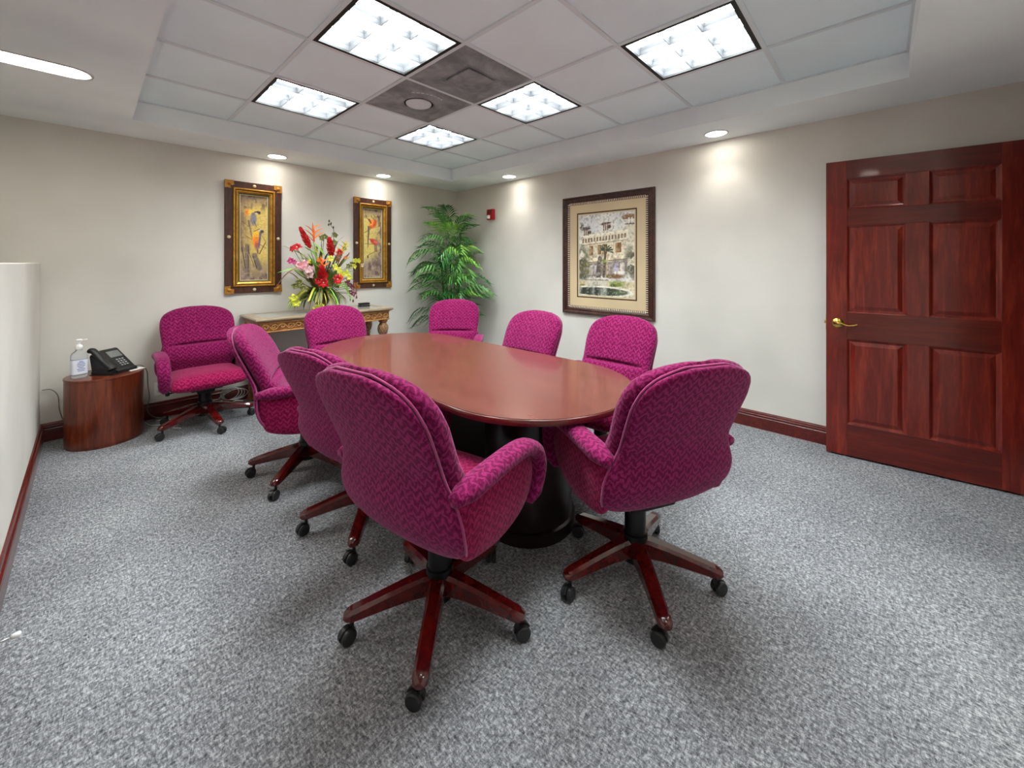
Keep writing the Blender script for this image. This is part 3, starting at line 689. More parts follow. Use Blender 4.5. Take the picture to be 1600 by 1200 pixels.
    # handwritten caption, a few brush loops as illegible as in the photograph
    for k, (x, y) in enumerate(((0.03, 0.105), (0.045, 0.10), (0.06, 0.11), (0.075, 0.105))): a.line(x, y, x + 0.012, y + 0.02, 0.005, (96, 92, 92))
    a.line(0.02, 0.15, 0.06, 0.125, 0.008, (84, 80, 82)); a.line(0.03, 0.17, 0.05, 0.135, 0.008, (84, 80, 82))
    for k in range(7): x = 0.065 + k * 0.021; a.line(x, 0.168, x + 0.010, 0.148 - 0.008 * (k % 3 == 0), 0.006, (92, 88, 90)); a.line(x + 0.010, 0.15, x + 0.016, 0.166, 0.006, (92, 88, 90))
    return a

def rect_ring(prof, w, h):
    """prof: (inset from outer edge, projection y) -> list of rectangular rings"""
    return [[(-w / 2 + i, y, -h / 2 + i), (w / 2 - i, y, -h / 2 + i), (w / 2 - i, y, h / 2 - i), (-w / 2 + i, y, h / 2 - i)] for i, y in prof]
M['fr_dark'] = wood('frame_dark', [(0.3, (40, 18, 10)), (0.5, (66, 34, 20)), (0.7, (88, 48, 28))], (4, 4, 1), 0.4, 0.2)
M['fr_gold'] = wood('frame_gold', [(0.3, (150, 98, 24)), (0.5, (196, 142, 48)), (0.75, (222, 180, 84))], (3, 3, 3), 0.3, 0.1); M['fr_gold'].node_tree.nodes['Principled BSDF'].inputs['Metallic'].default_value = 0.55
M['fr_olive'] = mat('frame_liner', (96, 88, 52), 0.5, metal=0.2)
M['fr_cream'] = mat('frame_cream', (206, 190, 150), 0.6)
M['cornerg'] = wood('frame_corner', [(0.3, (120, 74, 22)), (0.5, (172, 116, 40)), (0.75, (206, 156, 70))], (9, 9, 9), 0.38, 0.1, nscale=9); M['cornerg'].node_tree.nodes['Principled BSDF'].inputs['Metallic'].default_value = 0.4
def parrot_picture(x, z, art, lb):
    w, h = 0.50, 1.12
    r = empty('framed_picture', (x, YB - 0.002, z))
    G().loft(rect_ring([(0.0, 0), (0.0, -0.022), (0.004, -0.026), (0.064, -0.026), (0.066, -0.02), (0.066, 0)], w, h)).obj('frame', M['fr_dark'], r)
    gm = G().loft(rect_ring([(0.066, -0.002), (0.066, -0.036), (0.072, -0.044), (0.080, -0.044), (0.084, -0.036), (0.084, -0.002)], w, h)).obj('gold_moulding', M['fr_gold'], r)
    G().loft(rect_ring([(0.084, -0.002), (0.084, -0.030), (0.092, -0.028), (0.092, -0.002)], w, h)).obj('dark_groove', M['fr_dark'], r)
    G().loft(rect_ring([(0.092, -0.002), (0.092, -0.036), (0.098, -0.036), (0.108, -0.026), (0.112, -0.018), (0.112, -0.002)], w, h)).obj('gold_moulding', M['fr_gold'], r)
    G().loft(rect_ring([(0.112, -0.004), (0.112, -0.017), (0.126, -0.013), (0.126, -0.004)], w, h)).obj('liner', M['fr_olive'], r)
    G().loft(rect_ring([(0.126, -0.004), (0.126, -0.013), (0.131, -0.011), (0.131, -0.004)], w, h)).obj('inner_fillet', M['fr_cream'], r)
    art().build('canvas', w - 0.262, h - 0.262, r, M['print'], -0.010)
    for sx in (-1, 1):
        for sz in (-1, 1):
            g = G(); pts = [(0, 0), (0.078, 0), (0.074, 0.02), (0.078, 0.045), (0.045, 0.052), (0.05, 0.08), (0.02, 0.074), (0, 0.078)]
            g.prism([(sx * (w / 2 + 0.002 - a), sz * (h / 2 + 0.002 - b)) for a, b in pts], 0, 0.012); g.xf(Matrix.Translation((0, -0.021, 0)) @ Matrix.Rotation(PI / 2, 4, 'X'))
            m0 = len(g.v); g.lathe([(0, -0.001), (0.014, 0.002), (0.018, 0.008), (0.010, 0.014), (0, 0.016)], 10); g.xf(Matrix.Translation((sx * (w / 2 - 0.035), -0.030, sz * (h / 2 - 0.035))) @ Matrix.Rotation(PI / 2, 4, 'X'), m0)
            g.obj('corner_plate', M['cornerg'], r)
    for px_, pz_ in ((0, h / 2 - 0.033), (0, -h / 2 + 0.033), (-w / 2 + 0.033, 0), (w / 2 - 0.033, 0)):
        g = G().lathe([(0, 0.010), (0.008, 0.009), (0.015, 0.004), (0.016, 0)], 14); g.xf(Matrix.Translation((px_, -0.026, pz_)) @ Matrix.Rotation(PI / 2, 4, 'X')); g.obj('rosette', M['fr_cream'], r, True)
    return tag(r, lb, 'picture', 'pair of parrot pictures')
parrot_picture(1.156, 1.632, parrots_left, 'tall dark and gold framed picture of two grey and yellow parrots, left of the flowers')
parrot_picture(2.452, 1.622, parrots_right, 'tall dark and gold framed picture of two red parrots, right of the flowers')

M['fr_brown'] = wood('frame_brown', [(0.3, (34, 16, 12)), (0.5, (60, 32, 24)), (0.66, (84, 50, 36)), (0.8, (130, 92, 60))], (3, 3, 3), 0.35, 0.2, nscale=7)
M['matboard'] = painted('matboard', (205, 184, 148), 0.85, 60, 0.05, 0.06)
M['bead'] = mat('bead_cream', (214, 200, 176), 0.4)
def house_picture():
    w, h = 1.10, 1.33
    r = empty('framed_picture', (XR - 0.002, 2.172, 1.462), PI / 2 * -1)    # local -y faces the room (-x)
    G().loft(rect_ring([(0, 0), (0, -0.02), (0.006, -0.034), (0.016, -0.038), (0.030, -0.034), (0.036, -0.026), (0.058, -0.024), (0.066, -0.020), (0.066, 0)], w, h)).obj('frame', M['fr_brown'], r)
    G().loft(rect_ring([(0.066, 0), (0.066, -0.018), (0.094, -0.010), (0.094, 0)], w, h)).obj('bead_bed', M['fr_dark'], r)
    g = G()
    def bead(x, z, vert):
        m0 = len(g.v); a, b = (0.012, 0.0058) if vert else (0.0058, 0.012)
        g.loft([[(sx * a * k, y, sz * b * k) for sx, sz in ((-1, -1), (1, -1), (1, 1), (-1, 1))] for k, y in ((1, 0), (0.95, -0.004), (0.5, -0.007))]); g.xf(Matrix.Translation((x, -0.013, z)), m0)
    n = 54
    for k in range(n):
        z = -h / 2 + 0.085 + (h - 0.17) * k / (n - 1); bead(-w / 2 + 0.080, z, True); bead(w / 2 - 0.080, z, True)
    n = 44
    for k in range(n):
        x = -w / 2 + 0.10 + (w - 0.20) * k / (n - 1); bead(x, -h / 2 + 0.080, False); bead(x, h / 2 - 0.080, False)
    tag(g.obj('bead_trim', M['bead'], r), kind='stuff')
    G().loft(rect_ring([(0.094, -0.002), (0.094, -0.010), (0.185, -0.010), (0.190, -0.006), (0.190, -0.002)], w, h)).obj('mat_board', M['matboard'], r)
    G().loft(rect_ring([(0.190, -0.002), (0.190, -0.009), (0.203, -0.008), (0.203, -0.002)], w, h)).obj('inner_fillet', M['fr_dark'], r)
    G().loft(rect_ring([(0.203, -0.002), (0.203, -0.007), (0.218, -0.006), (0.218, -0.002)], w, h)).obj('liner', M['fr_cream'], r)
    house_print().build('print', w - 0.436, h - 0.436, r, M['print'], -0.005)
    return tag(r, 'large brown framed watercolour of a pale house with a pond, on the right wall', 'picture')
house_picture()

# ------------------------------------------------------------------ carved console table
M['carved'] = wood('carved_walnut', [(0.28, (70, 36, 16)), (0.5, (136, 86, 44)), (0.75, (196, 144, 88))], (5, 5, 5), 0.42, 0.15, nscale=7, bump=0.2)
M['ctop'] = wood('console_top_wood', [(0.3, (118, 98, 76)), (0.5, (150, 130, 104)), (0.75, (176, 158, 132))], (1, 8, 8), 0.35, 0.2)
M['cslab'] = mat('console_inset', (150, 148, 140), 0.22, coat=0.3)
M['carve_hi'] = wood('carved_highlight', [(0.3, (140, 92, 46)), (0.5, (184, 132, 76)), (0.75, (214, 168, 110))], (5, 5, 5), 0.38, 0.2, nscale=7, bump=0)
CX, CY = 1.72, 4.41
con = empty('console_table', (CX, CY, 0)); L2, D2, CT = 0.69, 0.28, 0.86
def rr(k, z): return [(-L2 + k, -D2 + k, z), (L2 - k, -D2 + k, z), (L2 - k, D2 - k, z), (-L2 + k, D2 - k, z)]
G().loft([rr(0.03, CT - 0.038), rr(0.012, CT - 0.03), rr(0.0, CT - 0.018), rr(0.0, CT - 0.008), rr(0.008, CT), rr(0.085, CT), rr(0.088, CT - 0.004), rr(0.1, CT - 0.004)]).obj('tabletop', M['ctop'], con)
G().loft([rr(0.0885, CT - 0.006), rr(0.0885, CT - 0.0015)]).obj('inset_slab', M['cslab'], con)
G().bbox(-L2 + 0.035, L2 - 0.035, -D2 + 0.035, D2 - 0.035, CT - 0.135, CT - 0.036, 0.004, 1).obj('apron', M['carved'], con)
def scroll(x, y, z, s, ax, ph=1):
    pts = []
    for k in range(15):
        t = k / 14; a = t * 2.0 * PI * 1.05; r_ = 0.030 * (1 - t * 0.75) * s; u = ph * (r_ * math.cos(a)); v = r_ * math.sin(a) * 0.85
        pts.append((x + u, y, z + v) if ax == 'x' else (x, y + u, z + v))
    return pts
g = G(); y = -D2 + 0.033; n = 18
for k in range(n):
    x = -L2 + 0.085 + (2 * L2 - 0.17) * k / (n - 1); g.tube(scroll(x, y, CT - 0.086, 1.0, 'x', 1 if k % 2 else -1), 0.0055, 6)
wave = [(-L2 + 0.05 + (2 * L2 - 0.1) * k / 90, y, CT - 0.086 + 0.028 * math.sin(k / 90 * PI * n)) for k in range(91)]
g.tube(wave, 0.005, 6)
g.tube([(-L2 + 0.035, y, CT - 0.13), (L2 - 0.035, y, CT - 0.13)], 0.008, 8); g.tube([(-L2 + 0.035, y, CT - 0.045), (L2 - 0.035, y, CT - 0.045)], 0.006, 8)
for sx in (-1, 1):
    for k in range(6): g.tube(scroll(sx * (L2 - 0.033), -D2 + 0.09 + k * 0.076, CT - 0.086, 1.0, 'y', 1 if k % 2 else -1), 0.0055, 6)
g.obj('carved_scrollwork', M['carve_hi'], con, True)
for sx in (-1, 1):
    for sy in (-1, 1):
        pr = [(0.040, 0), (0.044, 0.02), (0.036, 0.05), (0.030, 0.09), (0.034, 0.2), (0.040, 0.36), (0.042, 0.50), (0.034, 0.515), (0.046, 0.53), (0.036, 0.545), (0.050, 0.575), (0.058, 0.61), (0.056, 0.645), (0.042, 0.675), (0.036, 0.685), (0.050, 0.70), (0.052, 0.724)]
        c = (sx * (L2 - 0.085), sy * (D2 - 0.085), 0)
        g = G().lathe(pr, 20, c); leg = g.obj('leg', M['carved'], con, angle=45)
        g = G()
        for k in range(10):                        # lattice carving on the bulb
            for d in (-1, 1):
                g.tube([(c[0] + rr_ * math.cos(a), c[1] + rr_ * math.sin(a), z) for q in range(7) for t in [q / 6] for a in [2 * PI * k / 10 + d * t * 0.9] for z in [0.56 + 0.10 * t] for rr_ in [interp([0.545, 0.575, 0.61, 0.645, 0.675], [0.036, 0.050, 0.058, 0.056, 0.042], z) + 0.001]], 0.0028, 5)
        g.obj('carved_lattice', M['ctop'], leg, True)
tag(con, 'carved wooden console table with a pale inset top against the back wall', 'console table')

# small black device on the console
dv = empty('remote_holder', (2.235, 4.50, CT), 0.05)
G().bbox(-0.062, 0.062, -0.035, 0.035, 0.0, 0.016, 0.004).obj('base', M['black'], dv, angle=40)
G().bbox(-0.058, 0.062, -0.031, 0.033, 0.019, 0.042, 0.006).obj('lid', M['black'], dv, angle=40); G().box(-0.05, 0.05, -0.025, 0.025, 0.015, 0.02).obj('spacer', M['chrome'], dv)
tag(dv, 'small flat black box lying on the right end of the console', 'box')

# ------------------------------------------------------------------ flowers
def leafmat(name, c1, c2, rough=0.5):
    m = mat(name, c1, rough); t = NT(m); v = t.coords('Object'); t.l(t.ramp(t.noise(v, 9, 3), [(0.35, c1), (0.65, c2)]), t.b.inputs['Base Color']); return m
F = {'green': leafmat('leaf_green', (60, 110, 30), (110, 150, 50)), 'lime': leafmat('leaf_lime', (96, 170, 40), (150, 205, 70)), 'olive': leafmat('leaf_olive', (92, 96, 40), (134, 134, 66)), 'dark': leafmat('leaf_dark', (40, 46, 34), (84, 80, 58)),
     'brown': leafmat('leaf_brown', (92, 62, 46), (128, 92, 66)), 'red': leafmat('petal_red', (176, 12, 24), (208, 28, 30)), 'orange': leafmat('petal_orange', (222, 92, 30), (240, 140, 50)), 'yellow': leafmat('petal_yellow', (206, 186, 40), (226, 206, 90)),
     'lime_y': leafmat('petal_lime', (190, 196, 40), (222, 222, 90)), 'pink': leafmat('petal_pink', (214, 140, 150), (232, 190, 192)), 'magenta': leafmat('petal_magenta', (190, 40, 110), (222, 100, 150)), 'purple': leafmat('petal_purple', (104, 44, 62), (140, 74, 86)), 'cream': leafmat('petal_cream', (226, 214, 180), (240, 232, 206))}
def blade(g, path, w, fold=0.25, taper=0.6):
    """tapered strip leaf along a path, V-folded"""
    P = [Vector(p) for p in path]; n = len(P); vs = []
    for i, p in enumerate(P):
        t = (P[min(i + 1, n - 1)] - P[max(i - 1, 0)]).normalized(); sd = t.cross(Vector((0, -0.35, 1)));
        if sd.length < 1e-3: sd = Vector((1, 0, 0))
        sd.normalize(); up = sd.cross(t); e = i / (n - 1); ww = w * (math.sin(PI * min(1, e * (1 - 0.02) + 0.02) ** taper) ** 0.8 + 0.02)
        vs += [p - sd * ww + up * ww * fold, p, p + sd * ww + up * ww * fold]
    fs = []
    for i in range(n - 1): a = i * 3; fs += [(a, a + 1, a + 4, a + 3), (a + 1, a + 2, a + 5, a + 4)]
    g.add([v[:] for v in vs], fs)
def arc(p0, p1, sag=0.0, n=8):
    p0, p1 = Vector(p0), Vector(p1); return [p0.lerp(p1, k / n) + Vector((0, 0, sag * 4 * (k / n) * (1 - k / n))) for k in range(n + 1)]
def rotto(d):
    return Vector((0, 0, 1)).rotation_difference(Vector(d).normalized()).to_matrix().to_4x4()
fl = empty('flower_arrangement', (1.71, 4.40, CT)); OX, OZ = 1.71, 0.86
M['vase'] = wood('vase_bronze', [(0.3, (60, 32, 18)), (0.5, (110, 66, 38)), (0.75, (150, 100, 64))], (4, 4, 4), 0.3, 0.3)
G().lathe([(0.05, 0), (0.054, 0.008), (0.05, 0.016), (0.026, 0.03), (0.024, 0.042), (0.05, 0.06), (0.074, 0.095), (0.08, 0.13), (0.07, 0.155), (0.066, 0.165), (0.082, 0.178), (0.08, 0.184), (0.06, 0.17), (0, 0.165)], 24).obj('vase', M['vase'], fl, angle=50)
MO = Vector((0, 0, 0.16))
def at(a, z, y=0.0): return Vector((a - OX, y, z - OZ))
def stem(p, sag=0.02, r=0.003, m='olive'):
    b = Vector((random.uniform(-.03, .03), random.uniform(-.03, .03), 0.16)); G().tube(smooth_path([b, b.lerp(p, 0.5) + Vector((0, 0, sag)), p], 5), r, 5).obj('stem', F[m], fl, True); return b
def ginger(a0, z0, a1, z1, r, y=0):
    p0, p1 = at(a1, z1, y), at(a0, z0, y); stem(p0); ax = (p1 - p0); L = ax.length; g = G(); R = rotto(ax)
    for lay in range(9):
        t = lay / 9; rr_ = r * (0.5, 0.85, 1.0, 1.0, 0.92, 0.80, 0.64, 0.46, 0.26)[lay]
        for k in range(6):
            a = 2 * PI * (k + 0.5 * (lay % 2)) / 6; m0 = len(g.v)
            d = Vector((math.cos(a), math.sin(a), 0)); blade(g, [d * r * 0.15 + Vector((0, 0, t * L)), d * rr_ * 0.8 + Vector((0, 0, t * L + L * 0.10)), d * rr_ + Vector((0, 0, t * L + L * 0.2))], r * 0.36, 0.2, 0.8)
            g.xf(Matrix.Translation(p0) @ R, m0)
    g.obj('ginger_bloom', F['red'], fl)
def star(p, r, n, m, face=(0.1, -1, 0.3), up=0.35, wd=0.32, name='blossom', st=True):
    g = G(); R = rotto(face)
    for k in range(n):
        a = 2 * PI * k / n + random.random() * .4; d = Vector((math.cos(a), math.sin(a), 0)); rr_ = r * random.uniform(.85, 1.1)
        blade(g, [d * 0.004, d * rr_ * 0.5 + Vector((0, 0, r * up)), d * rr_ + Vector((0, 0, r * up * 0.7))], r * wd, 0.25, 0.75)
    g.xf(Matrix.Translation(p) @ R); o = g.obj(name, F[m], fl)
    G().lathe([(0, 0), (r * .12, r * .1), (r * .1, r * .3), (0, r * .36)], 8).xf(Matrix.Translation(p) @ R).obj('flower_centre', F['cream' if m != 'cream' else 'yellow'], o, True)
    if st: stem(p)
def heliconia(p0, p1, m, n=5, s=0.11, y=0):
    p0 = Vector(p0); p1 = Vector(p1); stem(p0); g = G()
    for k in range(n):
        t = k / n; b = p0.lerp(p1, t * 0.75); sd = 1 if k % 2 else -1; ln = s * (1 - 0.35 * t)
        blade(g, [b, b + Vector((sd * ln * 0.5, -0.01, ln * 0.42)), b + Vector((sd * ln, -0.015, ln * 0.75))], 0.021, 0.5, 0.45)
    blade(g, [p0, p0.lerp(p1, 0.55), p1], 0.019, 0.5, 0.5); g.obj('heliconia_bloom', F[m], fl)
def leaf(pts, w, m, fold=0.2):
    g = G(); blade(g, smooth_path(pts, 5), w, fold, 0.7); g.obj('leaf', F[m], fl)
ginger(1.48, 1.73, 1.575, 1.53, 0.036, -0.05); ginger(1.755, 1.64, 1.785, 1.45, 0.045, -0.08); ginger(1.645, 1.34, 1.665, 1.16, 0.055, -0.16)
heliconia(at(1.63, 1.60, 0), at(1.615, 1.81, 0), 'orange', 6, 0.12); heliconia(at(1.665, 1.30, -0.14), at(1.645, 1.46, -0.14), 'orange', 5, 0.08)
heliconia(at(1.90, 1.46, -0.03), at(1.98, 1.64, -0.03), 'yellow', 7, 0.09); heliconia(at(1.87, 1.42, -0.05), at(1.86, 1.54, -0.05), 'orange', 4, 0.07)
star(at(1.45, 1.53, -0.05), 0.06, 6, 'red', (-.5, -.6, .6)); star(at(1.42, 1.52, -0.03), 0.045, 5, 'red', (-.8, -.5, .3))
star(at(1.80, 1.20, -0.17), 0.06, 7, 'red', (.2, -1, .2), .3, .42); star(at(1.655, 1.17, -0.18), 0.06, 7, 'red', (-.1, -1, .1), .3, .42); star(at(1.84, 1.22, -0.15), 0.045, 6, 'orange', (.3, -1, .3))
star(at(1.62, 1.19, -.15), .045, 6, 'red', (-.4, -1, .2), .3, .4); star(at(1.87, 1.49, -.06), .045, 6, 'red', (.3, -1, .1), .3, .4)
for a, z in ((1.45, 1.35), (1.49, 1.33), (1.53, 1.30), (1.57, 1.31), (1.56, 1.25), (1.50, 1.37)): star(at(a, z, -0.10 + random.uniform(-.03, .03)), 0.045, 5, 'pink', (-.3, -1, .3), .2, .45)
star(at(1.39, 1.395, -0.05), 0.04, 5, 'magenta', (-.5, -1, .2), .2, .45); star(at(1.42, 1.385, -0.05), 0.03, 5, 'magenta', (.2, -1, .2), .2, .45)
for a, z in ((1.70, 1.64), (1.73, 1.655), (1.84, 1.68), (1.80, 1.58), (1.83, 1.60)): star(at(a, z, -0.02), 0.04, 5, 'olive', (.1, -1, .4), .25, .42)
for a, z in ((2.06, 1.40), (2.10, 1.40), (2.02, 1.36), (1.98, 1.34), (2.05, 1.34)): star(at(a, z, -0.03), 0.038, 5, 'olive' if a < 2.05 else 'lime_y', (.3, -1, .2), .25, .42)
star(at(2.15, 1.35, -.03), .03, 5, 'cream', (.3, -1, -.2), .2, .4, st=False)
for a, z in ((1.84, 1.30), (1.80, 1.33), (1.86, 1.26), (1.95, 1.22), (1.92, 1.26), (1.75, 1.42)): star(at(a, z, -0.12), 0.045, 5, 'lime_y', (.2, -1, .2), .25, .42)
for a, z in ((1.38, 1.03), (1.40, 0.98), (1.43, 1.18), (1.40, 1.15), (1.60, 0.915), (1.64, 0.925), (1.47, 1.12)): star(at(a, z, -0.16), 0.045, 5, 'lime_y' if z < 1.1 else 'olive', (-.2, -1, .2), .25, .42)
for a, z in ((1.97, 1.13), (2.0, 1.10), (1.93, 1.15), (2.01, 1.03), (1.98, 1.05), (1.95, 1.18)): star(at(a, z, -0.1), 0.036, 5, 'purple', (.3, -1, .1), .25, .42)
# stalk of buds at the top, drooping buds on the right
G().tube(smooth_path([at(1.80, 1.45), at(1.80, 1.62), at(1.84, 1.73), at(1.79, 1.81)], 5), 0.003, 5).obj('stem', F['dark'], fl, True)
for a, z in ((1.79, 1.815), (1.81, 1.79), (1.835, 1.75), (1.785, 1.775)): G().lathe([(0, 0), (0.009, 0.012), (0.007, 0.026), (0, 0.036)], 7, tuple(at(a, z))).obj('bud', F['dark'], fl, True)
G().tube(smooth_path([MO, at(1.90, 1.20, -.08), at(2.03, 1.18, -.08), at(2.06, 1.05, -.08), at(2.05, 0.97, -.08)], 5), 0.003, 5).obj('stem', F['purple'], fl, True)
for a, z in ((2.02, .93), (2.06, .97), (2.05, 1.02)): G().lathe([(0, 0), (0.011, 0.014), (0.008, 0.032), (0, 0.042)], 7, tuple(at(a, z, -.08))).obj('bud', F['purple'], fl, True)
# broad leaves
leaf([MO, at(1.66, 1.36), at(1.62, 1.50, -.04), at(1.565, 1.61, -.05)], 0.032, 'lime'); leaf([at(1.72, 1.44, -.06), at(1.66, 1.53, -.06), at(1.585, 1.60, -.05)], 0.03, 'lime')
leaf([MO, at(1.80, 1.14, -.16), at(1.90, 1.08, -.18), at(1.97, 0.93, -.18)], 0.026, 'lime'); leaf([MO, at(1.86, 1.16, -.16), at(1.93, 1.02, -.18), at(1.95, 0.95, -.16)], 0.02, 'green')
leaf([MO, at(1.52, 1.20, -.1), at(1.40, 1.31, -.1), at(1.26, 1.28, -.08)], 0.022, 'lime'); leaf([MO, at(1.50, 1.15, -.12), at(1.38, 1.26, -.14), at(1.32, 1.29, -.14)], 0.026, 'brown')
leaf([MO, at(1.55, 1.20, -.14), at(1.44, 1.32, -.16), at(1.32, 1.27, -.16), at(1.22, 1.13, -.14)], 0.016, 'brown'); leaf([MO, at(1.56, 1.18, -.12), at(1.46, 1.24, -.14), at(1.36, 1.34, -.12)], 0.024, 'brown')
for p in (((1.55, 1.40), (1.38, 1.53), (1.33, 1.55)), ((1.58, 1.36), (1.46, 1.50), (1.38, 1.52)), ((1.63, 1.42), (1.56, 1.52), (1.53, 1.55)), ((1.86, 1.40), (1.95, 1.52), (2.03, 1.57)), ((1.88, 1.36), (1.96, 1.46), (2.01, 1.50)), ((1.85, 1.30), (1.95, 1.40), (2.04, 1.45)), ((1.80, 1.45), (1.88, 1.60), (1.93, 1.68)),
          ((1.68, 1.35), (1.70, 1.50), (1.69, 1.60)), ((1.60, 1.36), (1.53, 1.42), (1.45, 1.43)), ((1.76, 1.40), (1.82, 1.52), (1.86, 1.62)), ((1.92, 1.24), (2.02, 1.28), (2.10, 1.27)), ((1.66, 1.28), (1.60, 1.40), (1.58, 1.48))):
    leaf([MO] + [at(a, z, random.uniform(-.1, .05)) for a, z in p], random.uniform(.010, .017), random.choice(['dark', 'olive', 'brown', 'green']))
# grassy skirt spilling over the rim
for k in range(100):
    an = random.uniform(PI * 0.80, PI * 2.05); ln = random.uniform(0.18, 0.36); d = Vector((math.cos(an), math.sin(an) * 0.75, 0)); low = random.uniform(0.02, 0.14)
    if math.cos(an) > 0.3: ln *= 0.75
    leaf([MO, MO + d * ln * 0.45 + Vector((0, 0, random.uniform(.03, .10))), MO + d * ln * 0.85 + Vector((0, 0, -0.02)), MO + d * ln + Vector((0, 0, low - 0.16))], random.uniform(.005, .012), random.choice(['olive', 'olive', 'green', 'lime', 'lime_y', 'dark']))
for k in range(34):
    an = random.uniform(0, 2 * PI); d = Vector((math.cos(an), math.sin(an) * .6, 0)); leaf([MO, MO + d * .10 + Vector((0, 0, .14)), MO + d * .2 + Vector((0, 0, random.uniform(.2, .46)))], random.uniform(.010, .02), random.choice(['green', 'olive', 'dark']))
for k in range(26):                              # small filler sprays
    a = random.gauss(1.74, .14); z_ = random.uniform(1.10, 1.56)
    if abs(a - 1.72) > 0.34 - 0.18 * abs(z_ - 1.25): continue
    star(at(a, z_, random.uniform(-.14, .04)), random.uniform(.022, .034), 5, random.choice(['olive', 'dark', 'yellow', 'lime_y', 'orange', 'cream', 'olive', 'brown']), (random.uniform(-.5, .5), -1, .4), .25, .42)
tag(fl, 'large tropical flower arrangement with red ginger blooms in a bronze urn on the console', 'flowers')

# ------------------------------------------------------------------ potted palm in the corner
palm = empty('potted_palm', (3.36, 4.28, 0))
PG = [leafmat('palm_dark', (24, 74, 32), (56, 118, 48), 0.35), leafmat('palm_mid', (52, 118, 46), (108, 164, 82), 0.35), leafmat('palm_bright', (92, 168, 52), (160, 208, 96), 0.35)]
M['pot'] = mat('pot_basket', (92, 66, 42), 0.7)
G().lathe([(0.13, 0), (0.15, 0.02), (0.18, 0.28), (0.19, 0.30), (0.19, 0.32), (0.175, 0.32), (0.17, 0.29), (0, 0.285)], 28).obj('pot', M['pot'], palm, angle=50)
def frond_mesh(seed, m):
    r = random.Random(seed); g = G(); L = r.uniform(0.34, 0.42); n = 10
    rach = [Vector((L * t, 0, 0.16 * math.sin(t * 1.9) * 1.0 - 0.22 * t * t)) for t in [k / n for k in range(n + 1)]]
    g.tube(rach, [0.0045 * (1 - 0.7 * k / n) for k in range(n + 1)], 5)
    for k in range(3, n + 1):
        p = rach[k]; t = k / n; ln = (0.20 * math.sin(PI * (0.28 + 0.62 * t)) + 0.05)
        for s in (-1, 1):
            fw = 0.55 + 0.5 * t; q = Vector((ln * fw * 0.9, s * ln * (1.05 - 0.5 * t), 0)); dr = r.uniform(0.07, 0.15)
            blade(g, [p, p + q * 0.5 + Vector((0, 0, 0.02)), p + q + Vector((0, 0, -dr))], r.uniform(0.012, 0.015), 0.15, 0.7)
    blade(g, [rach[-1], rach[-1] + Vector((0.07, 0, -0.03)), rach[-1] + Vector((0.14, 0, -0.09))], 0.013, .15, .75)
    o = g.obj('frond', m); me = o.data; bpy.data.objects.remove(o); return me
FM = [frond_mesh(100 + k, PG[k % 3]) for k in range(6)]
canes = []
for k in range(5):
    a = 2 * PI * k / 5 + .3; b = Vector((0.07 * math.cos(a), 0.07 * math.sin(a), 0.28)); tp = Vector((0.16 * math.cos(a), 0.12 * math.sin(a), 1.30 + 0.12 * k))
    G().tube(smooth_path([b, b.lerp(tp, .5) + Vector((0.02, 0, 0)), tp], 6), 0.011, 7).obj('cane', PG[0], palm, True); canes.append((b, tp))
rf = random.Random(5)
for k in range(76):
    h = 0.50 + 1.38 * k / 75; an = k * 2.39996 + rf.uniform(-.3, .3)
    # crown narrows to the top; keep clear of the two walls behind
    d = Vector((math.cos(an), math.sin(an), 0)); reach = 0.80 if h > 1.45 else 1.0
    wx, wy = d.x, d.y
    room = 1.0
    if wx > 0: room = min(room, (XR - 3.36 - 0.03) / (0.60 * wx + 1e-6))
    if wy > 0: room = min(room, (YB - 4.28 - 0.03) / (0.60 * wy + 1e-6))
    if h > 1.6: pitch = rf.uniform(-1.15, -0.7)
    else: pitch = rf.uniform(-0.7, -0.05)
    sc = reach * min(1.0, max(0.55, room + 0.15)) * rf.uniform(0.85, 1.05)
    if room < 0.8: pitch = min(pitch, -0.85)
    o = bpy.data.objects.new('frond', FM[rf.choice((0, 1, 1, 2, 3, 4, 4, 5)) if k > 10 else rf.choice((0, 3, 1))]); COL.objects.link(o); o.parent = palm
    o.location = (0.10 * math.cos(an), 0.08 * math.sin(an), h); rot = (rf.uniform(-.2, .2), pitch, an)
    for _ in range(14):                          # shorten or lift a frond until it clears both walls
        mw = Matrix.Translation(palm.location) @ Matrix.LocRotScale(o.location, Euler(rot), Vector((sc, sc, sc)))
        q = [mw @ v.co for v in o.data.vertices]
        if max(v.x for v in q) < XR - 0.01 and max(v.y for v in q) < YB - 0.01: break
        rot = (rot[0], max(rot[1] - 0.08, -1.25), rot[2]); sc *= 0.95
    o.rotation_euler = rot; o.scale = (sc, sc, sc)
tag(palm, 'tall leafy green potted palm standing in the far corner', 'plant')

# ------------------------------------------------------------------ fire alarm strobe
al = empty('fire_alarm', (XR - 0.001, 3.935, 2.045), -PI / 2)
G().bbox(-0.062, 0.062, -0.045, 0, -0.072, 0.072, 0.006).obj('housing', M['red'], al, angle=40)
G().bbox(-0.052, 0.012, -0.068, -0.044, -0.062, -0.012, 0.010).obj('strobe_lens', M['lens'], al, True)
for k in range(5): G().box(-0.04, 0.04, -0.047, -0.044, 0.01 + k * 0.011, 0.015 + k * 0.011).obj('sounder_slot', M['dark'], al)
tag(al, 'red fire alarm strobe high on the right wall beside the palm', 'fire alarm')

